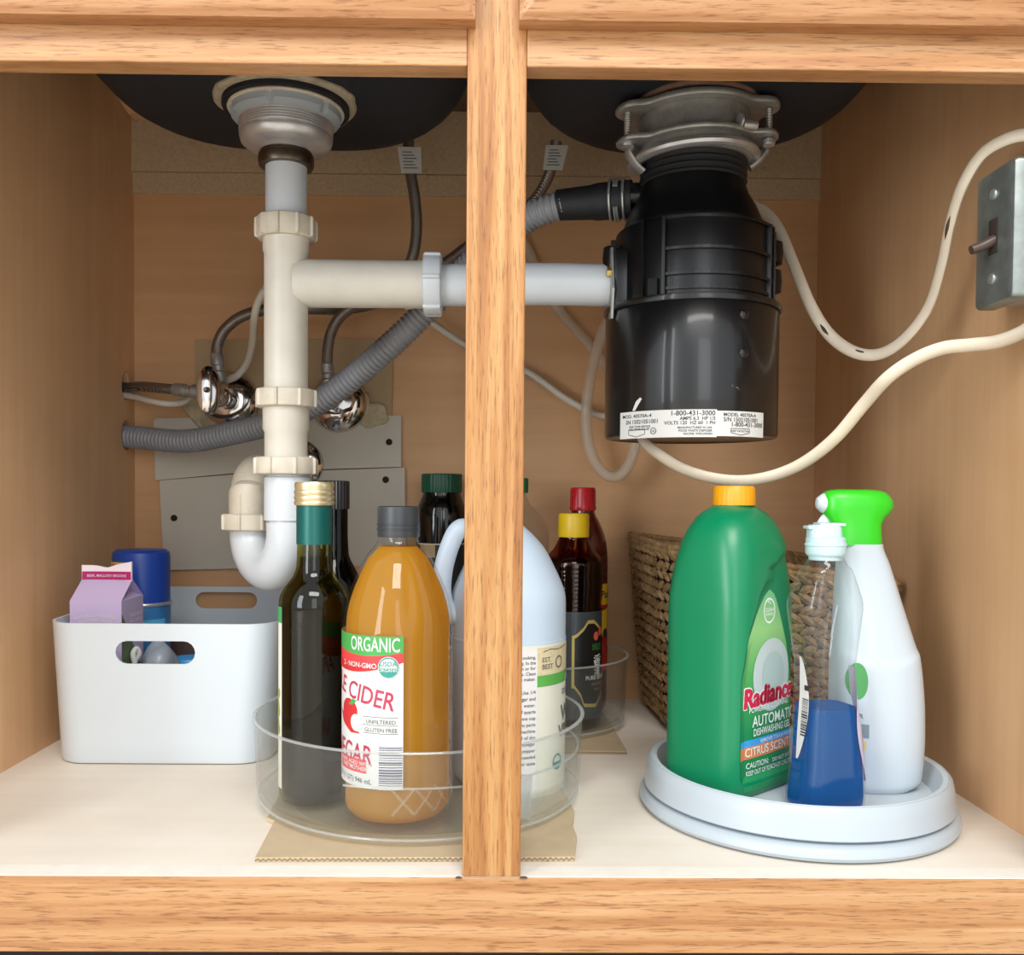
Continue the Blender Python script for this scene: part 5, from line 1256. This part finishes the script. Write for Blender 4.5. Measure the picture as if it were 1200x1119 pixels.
# label printed on the recessed panel
fo_ = gc-Vv*(gD/2); pj = project(gbody, fo_, U, (0, 0, 1), -Vv, 0.0003)
def zg(y): return ZY(y, 0.735, 900)-ZM
lz0, lz1 = zg(925), zg(693)
ed0 = lambda z: interp([(lz0, -0.036), (lz0+0.02, -0.040), (zg(800), -0.040), (zg(760), -0.033), (zg(720), -0.019), (zg(700), -0.008), (lz1, 0.0)], z)
ed1 = lambda z: interp([(lz0, 0.030), (lz0+0.02, 0.036), (zg(800), 0.034), (zg(760), 0.026), (zg(720), 0.014), (zg(700), 0.008), (lz1, 0.0005)], z)
def rows(dc, za_, zb_, layer, f0=ed0, f1=ed1, n=None, nu=10):
    n = n or max(2, int((zb_-za_)/0.004)); Vt = []; Fq = []
    for i in range(n+1):
        z = za_+(zb_-za_)*i/n; a_ = f0(z); b_ = f1(z)
        for k in range(nu+1): Vt.append(dc.fn(a_+(b_-a_)*k/nu, z, layer))
    for i in range(n):
        for k in range(nu):
            q_ = i*(nu+1)+k; Fq.append((q_, q_+1, q_+nu+2, q_+nu+1))
    dc.mb.add(Vt, Fq); return dc
t = NT('green_label_gradient'); tcn = t.new('ShaderNodeTexCoord'); sp3 = t.new('ShaderNodeSeparateXYZ'); t.link(tcn.outputs['Object'], sp3.inputs[0])
mr = t.new('ShaderNodeMapRange'); mr.inputs[1].default_value = zg(860); mr.inputs[2].default_value = zg(700); t.link(sp3.outputs['Z'], mr.inputs[0])
t.link(t.ramp(mr.outputs[0], [(0.0, '1d8a50'), (0.45, '4fa457'), (0.75, '8cc27a'), (1.0, '6cb37a')]), t.b.inputs['Base Color']); t.set(Roughness=0.4)
gl_ = rows(Decal(pj), lz0, lz1, 1).build('bottle_label', t.m, gb, label='green label with plate picture, orange and blue bands')
rows(Decal(pj), zg(889), zg(875), 2).build('print', plain('label_orange', 'e08a4e', 0.5), gl_)
rows(Decal(pj), zg(875), zg(867), 2).build('print', plain('label_blue', '3f9fe0', 0.5), gl_)
def disc_p(cu, cv, ru, rv, layer, mat, inner=0.0):
    d_ = Decal(pj); d_.disc(cu, cv, ru, layer, rv=rv, n=32, inner=inner); d_.build('print', mat, gl_)
wh = plain('label_white', 'e6eee8', 0.5); pg = plain('label_pale_grey', 'b9c7c8', 0.5)
disc_p(0.004, zg(795), 0.027, 0.030, 2, pg); disc_p(0.006, zg(795), 0.016, 0.019, 3, plain('plate_grey', 'a9bdbb', 0.5)); 
disc_p(-0.001, zg(718), 0.0085, 0.0105, 2, wh, inner=0.86)
d = Decal(pj); d.text('+L', -0.001, zg(710), 0.0055, 2, 'C'); d.text('CLEAN', -0.001, zg(719), 0.0042, 2, 'C'); d.text('DISHES', -0.001, zg(724), 0.0036, 2, 'C'); d.build('print', wh, gl_); d = Decal(pj)
d.text('POWERFUL CLEANING', -0.028, zg(835.5), 0.0056, 4, sx=1.0, rot=0.02); d.text('AUTOMATIC', -0.024, zg(852.5), 0.0125, 4, sx=0.90); d.text('DISHWASHING GEL', -0.022, zg(863.5), 0.0084, 4, sx=0.76)
d.text('REMOVES TOUGH FOODS', -0.012, zg(873), 0.0042, 4); d.text('CITRUS SCENT', 0.000, zg(886), 0.0098, 4, 'C'); d.text('CAUTION:', -0.031, zg(900), 0.0066, 4); d.text('DO NOT EAT', 0.006, zg(900), 0.0046, 4); d.text('KEEP OUT OF REACH OF CHILDREN', -0.031, zg(908), 0.0052, 4, sx=0.85)
d.build('print', wh, gl_)
d = Decal(pj); d.text('Radiance', -0.034, zg(829), 0.0215, 4, sx=0.92, rot=0.04, shear=0.12)
for du, dv in ((0.0006, 0.0), (-0.0006, 0.0), (0.0, 0.0006), (0.0, -0.0006), (0.0011, 0)): d.text('Radiance', -0.034+du, zg(829)+dv, 0.0215, 4, sx=0.92, rot=0.04, shear=0.12)
d.build('print', plain('label_crimson', 'c51f45', 0.5), gl_)
d = Decal(pj)
for k in range(10):
    a_ = 2*PI*k/10; d.text('Radiance', -0.034+0.0016*math.cos(a_), zg(829)+0.0016*math.sin(a_), 0.0215, 3, sx=0.92, rot=0.04, shear=0.12)
d.build('print', wh, gl_)

# ------------------------------------------------------------------ clear dish soap bottle with blue liquid
M['soap_shell'] = clear('clear_soap_bottle', (0.95, 0.96, 0.96), 1.50, 0.025, haze=0.018, hazecol=(0.72, 0.78, 0.78))
M['soap'] = clear('blue_dish_soap', (0.01, 0.42, 0.86), 1.05, 0.05, haze=0.62, hazecol=(0.0, 0.18, 0.52))
bcn = Vector((P(967, 900, 0.716).x, 0.716, ZM)); sd = thing('dish_soap_bottle', bcn, 'waisted clear dish soap bottle half full of blue liquid', 'bottle')
def zs_(y): return ZY(y, 0.716, 967)-ZM
pxw = 0.716/F
wt_ = [(0.0, 40*pxw), (0.002, 42*pxw), (zs_(938), 42.5*pxw), (zs_(900), 39*pxw), (zs_(860), 36*pxw), (zs_(810), 30*pxw), (zs_(775), 29.5*pxw), (zs_(740), 35*pxw), (zs_(713), 40*pxw), (zs_(704), 39.5*pxw), (zs_(680), 31.5*pxw), (zs_(657), 22.5*pxw), (zs_(655), 19*pxw), (zs_(645), 17.5*pxw)]
ct_ = [(0.0, 0.0), (zs_(900), 1.5*pxw), (zs_(775), -3*pxw), (zs_(710), -4*pxw), (zs_(645), -3*pxw)]
dt_ = [(0.0, 0.020), (zs_(930), 0.0225), (zs_(800), 0.0195), (zs_(740), 0.0215), (zs_(700), 0.021), (zs_(660), 0.0150), (zs_(645), 0.0118)]
rotb = math.radians(16); Ub = Vector((math.cos(rotb), math.sin(rotb), 0)); Vb = Vector((-Ub.y, Ub.x, 0))
def soap_ring(z, ins=0.0, n=64):
    w_ = interp(wt_, z)*1.02-ins; d_ = interp(dt_, z)-ins; cx_ = smoothtab(ct_, z); ex = 3.4 if z < zs_(665) else 2.0
    out = []
    for k in range(n):
        a = 2*PI*(k+0.5)/n; c_, s_ = math.cos(a), math.sin(a)
        x = math.copysign(abs(c_)**(2/ex), c_)*w_; y = math.copysign(abs(s_)**(2/ex), s_)*d_
        out.append(bcn+Ub*x+Vb*y+Vector((cx_, 0, z)))
    return out
Zn = [0.0, 0.0015]+[0.003+(zs_(645)-0.003)*k/70 for k in range(71)]
sh_ = MB().loft([soap_ring(z) for z in Zn]).build('bottle_shell', M['soap_shell'], sd, angle=40)
zlv = zs_(826); Zl = [0.0025]+[0.004+(zlv-0.004)*k/40 for k in range(41)]
MB().loft([soap_ring(z, 0.0014) for z in Zl]).build('blue_soap', M['soap'], sd, angle=40)
pcap = plain('pale_blue_cap', 'c7e2e8', 0.35, trans=0.15)
cpc = bcn+Vector((-3*pxw-1*pxw, 0, 0))
MB().lathe([(0.0, zs_(656)), (0.0125, zs_(656)), (0.0128, zs_(652)), (0.0145, zs_(650)), (0.0152, zs_(648)), (0.0152, zs_(640)), (0.0158, zs_(639)), (0.0158, zs_(637)), (0.0150, zs_(636)), (0.0150, zs_(631)), (0.0135, zs_(629)), (0.0, zs_(629))], cpc, 48).build('cap_collar', pcap, sd)
MB().loft([[cpc+Vector((x*0.98-0.0012, y, z)) for x, y in rrect(0.0265*s_, 0.0225*s_, 0.009, 6)] for z, s_ in ((zs_(630), 1.0), (zs_(622), 0.98), (zs_(617), 0.95), (zs_(615), 0.90))]).build('flip_lid', pcap, sd)
MB().box(cpc+Vector((-0.0075, -0.009, zs_(616))), cpc+Vector((0.0125, 0.009, zs_(612.5))), 0.0008).build('flip_tab', pcap, sd)
MB().box(cpc+Vector((-0.0160, -0.007, zs_(620))), cpc+Vector((-0.008, 0.007, zs_(616))), 0.001).build('flip_tab', pcap, sd)
# side label with bar code on the left face
pjs = project(sh_, bcn, Vector((0.55, -0.83, 0)), (0, 0, 1), Vector((-0.83, -0.55, 0)), 0.0003)
def lens0(z): return -0.012
sl0, sl1 = zs_(886), zs_(768)
rows2 = lambda dc, f0, f1, layer: rows(dc, sl0, sl1, layer, f0, f1, 30, 6)
eb = lambda z: -0.008+0.0095*math.sin(PI*max(0, min(1, (z-sl0)/(sl1-sl0))))**0.8
sbl = rows2(Decal(pjs), lambda z: -0.010, eb, 1).build('side_label', M['paper'], sd, label='white lens shaped label with a bar code')
d = Decal(pjs); zz0 = zs_(858); rnd = random.Random(5)
while zz0 < zs_(815):
    hgt = rnd.choice((0.0004, 0.0008, 0.0012)); d.strip(-0.006, 0.0010, zz0, zz0+hgt, 2, n=4); zz0 += hgt+rnd.choice((0.0006, 0.001))
d.strip(-0.004, 0.001, zs_(806), zs_(800), 2, n=3)
d.build('barcode', M['ink'], sbl)
# label seen on the right-hand edge
pjr = project(sh_, bcn, Vector((0.5, 0.86, 0)), (0, 0, 1), Vector((0.86, -0.5, 0)), 0.0003)
erl = lambda z: -0.004+0.010*(1-math.sin(PI*max(0, min(1, (z-zs_(915))/(zs_(780)-zs_(915))))))
fr_l = rows(Decal(pjr), zs_(912), zs_(780), 1, erl, lambda z: 0.012, 30, 6).build('front_label', plain('violet_tinted_label', 'b9b3c6', 0.5), sd)
d = Decal(pjr); d.disc(0.006, zs_(866), 0.004, 2, rv=0.009); d.build('print', plain('straw_print', 'd8bf7d', 0.5), fr_l)

# ------------------------------------------------------------------ white spray bottle with green head
M['spray_white'] = plain('white_spray_bottle', 'c0cbd4', 0.30)
M['lime'] = plain('lime_green_trigger', '34c022', 0.30)
wy = 0.770; wc = Vector((P(1020, 900, wy).x, wy, ZM)); wb_ = thing('spray_bottle', wc, 'white spray bottle with lime green trigger head on the white turntable', 'bottle')
def zw(y): return ZY(y, wy, 1020)-ZM
pw = wy/F
left = [(0.0, -40), (0.003, -43), (zw(920), -45), (zw(860), -46), (zw(800), -46), (zw(760), -46), (zw(720), -45), (zw(690), -44.5), (zw(660), -43), (zw(637), -42)]
right = [(0.0, 40), (0.003, 46), (zw(925), 51), (zw(900), 54), (zw(860), 56), (zw(830), 55.5), (zw(795), 53), (zw(765), 49), (zw(757), 46.5), (zw(740), 41), (zw(700), 28), (zw(660), 15), (zw(637), 7)]
dep = [(0.0, 0.026), (0.004, 0.029), (zw(860), 0.031), (zw(770), 0.029), (zw(740), 0.026), (zw(680), 0.020), (zw(637), 0.0165)]
rings = []
for k in range(91):
    z = zw(637)*k/90 if k > 2 else (0, 0.001, 0.003)[k]
    a_, b_, d_ = smoothtab(left, z)*pw, smoothtab(right, z)*pw, smoothtab(dep, z)
    ring = []
    for j in range(72):
        t_ = 2*PI*j/72; ex = 2.6; c_, s_ = math.cos(t_), math.sin(t_)
        x = (a_+b_)/2+math.copysign(abs(c_)**(2/ex), c_)*(b_-a_)/2; y = math.copysign(abs(s_)**(2/ex), s_)*d_
        # raised lower panel: shoulder step that dips in the middle
        nx = (x-(a_+b_)/2)/max(1e-6, (b_-a_)/2); step = zw(757)-0.010*(1-nx*nx)*1.0
        y -= 0.0022*(1/(1+math.exp((z-step)/0.0012)))*(1 if y < 0 else -1)
        ring.append(wc+Vector((x, y, z)))
    rings.append(ring)
wbody = MB().loft(rings).build('bottle_body', M['spray_white'], wb_, angle=50)
# trigger head: collar + cowl swept from the collar to the nozzle
hx = lambda px: (px-1020)*pw
col = []
for y, a_, b_, d_ in ((638, 966, 1025.5, 0.0150), (630, 966, 1025.5, 0.0150), (622, 968, 1025, 0.0142), (614, 966, 1025, 0.0138), (606, 960, 1030, 0.0138), (600, 957.5, 1036, 0.0142), (594, 957, 1039, 0.0148), (588, 957, 1038.5, 0.0148), (582, 957.5, 1035, 0.0138), (577, 960, 1030, 0.0118), (574.5, 966, 1022, 0.0090), (573.6, 975, 1010, 0.0050)):
    ring = []; z = zw(y)
    for j in range(56):
        t_ = 2*PI*j/56; c_, s_ = math.cos(t_), math.sin(t_); ex = 3.0
        ring.append(wc+Vector((hx((a_+b_)/2)+math.copysign(abs(c_)**(2/ex), c_)*hx(1020+(b_-a_)/2), math.copysign(abs(s_)**(2/ex), s_)*d_, z)))
    col.append(ring)
MB().loft(col).build('trigger_cowl', M['lime'], wb_, angle=60)
nzc = wc+Vector((hx(958), 0, zw(590)))
MB().lathe([(0.0, -0.002), (0.0085, -0.002), (0.0080, 0.001), (0.0045, 0.0050), (0.0030, 0.0056), (0.0, 0.0056)], nzc, 28, (-1, 0, 0.05)).build('nozzle', M['white_m'], wb_)
MB().tube([wc+Vector((hx(972), 0, zw(603))), wc+Vector((hx(962), 0, zw(610))), wc+Vector((hx(955), 0, zw(624))), wc+Vector((hx(950), 0, zw(640)))], 0.0042, 12, 6, ell=1.3).build('trigger', M['white_m'], wb_)
pjw = project(wbody, wc, (1, 0, 0), (0, 0, 1), (0, -1, 0), 0.0003)
hx = lambda px: P(px, 840, wy-0.033).x-wc.x
zw = lambda y: ZY(y, wy-0.033, 1000)-ZM
d = Decal(pjw); d.disc(hx(1008), zw(800), 0.0072, 1, rv=0.0150); fl2 = d.build('leaf_print', plain('spray_leaf_green', '4f9a58', 0.5), wb_)
d = Decal(pjw); d.text('CLEANER', hx(1014), zw(843), 0.0050, 1, 'R'); d.build('print', M['ink_grey'], wb_)
d = Decal(pjw); d.strip(hx(1006), hx(1020), zw(866), zw(850), 1, n=3); d.build('print', plain('spray_slate_print', '7f8d97', 0.5), wb_)
d = Decal(pjw); d.strip(hx(1006), hx(1017), zw(880), zw(870), 1, n=3); d.build('print', plain('spray_straw_print', 'd6bd78', 0.5), wb_)
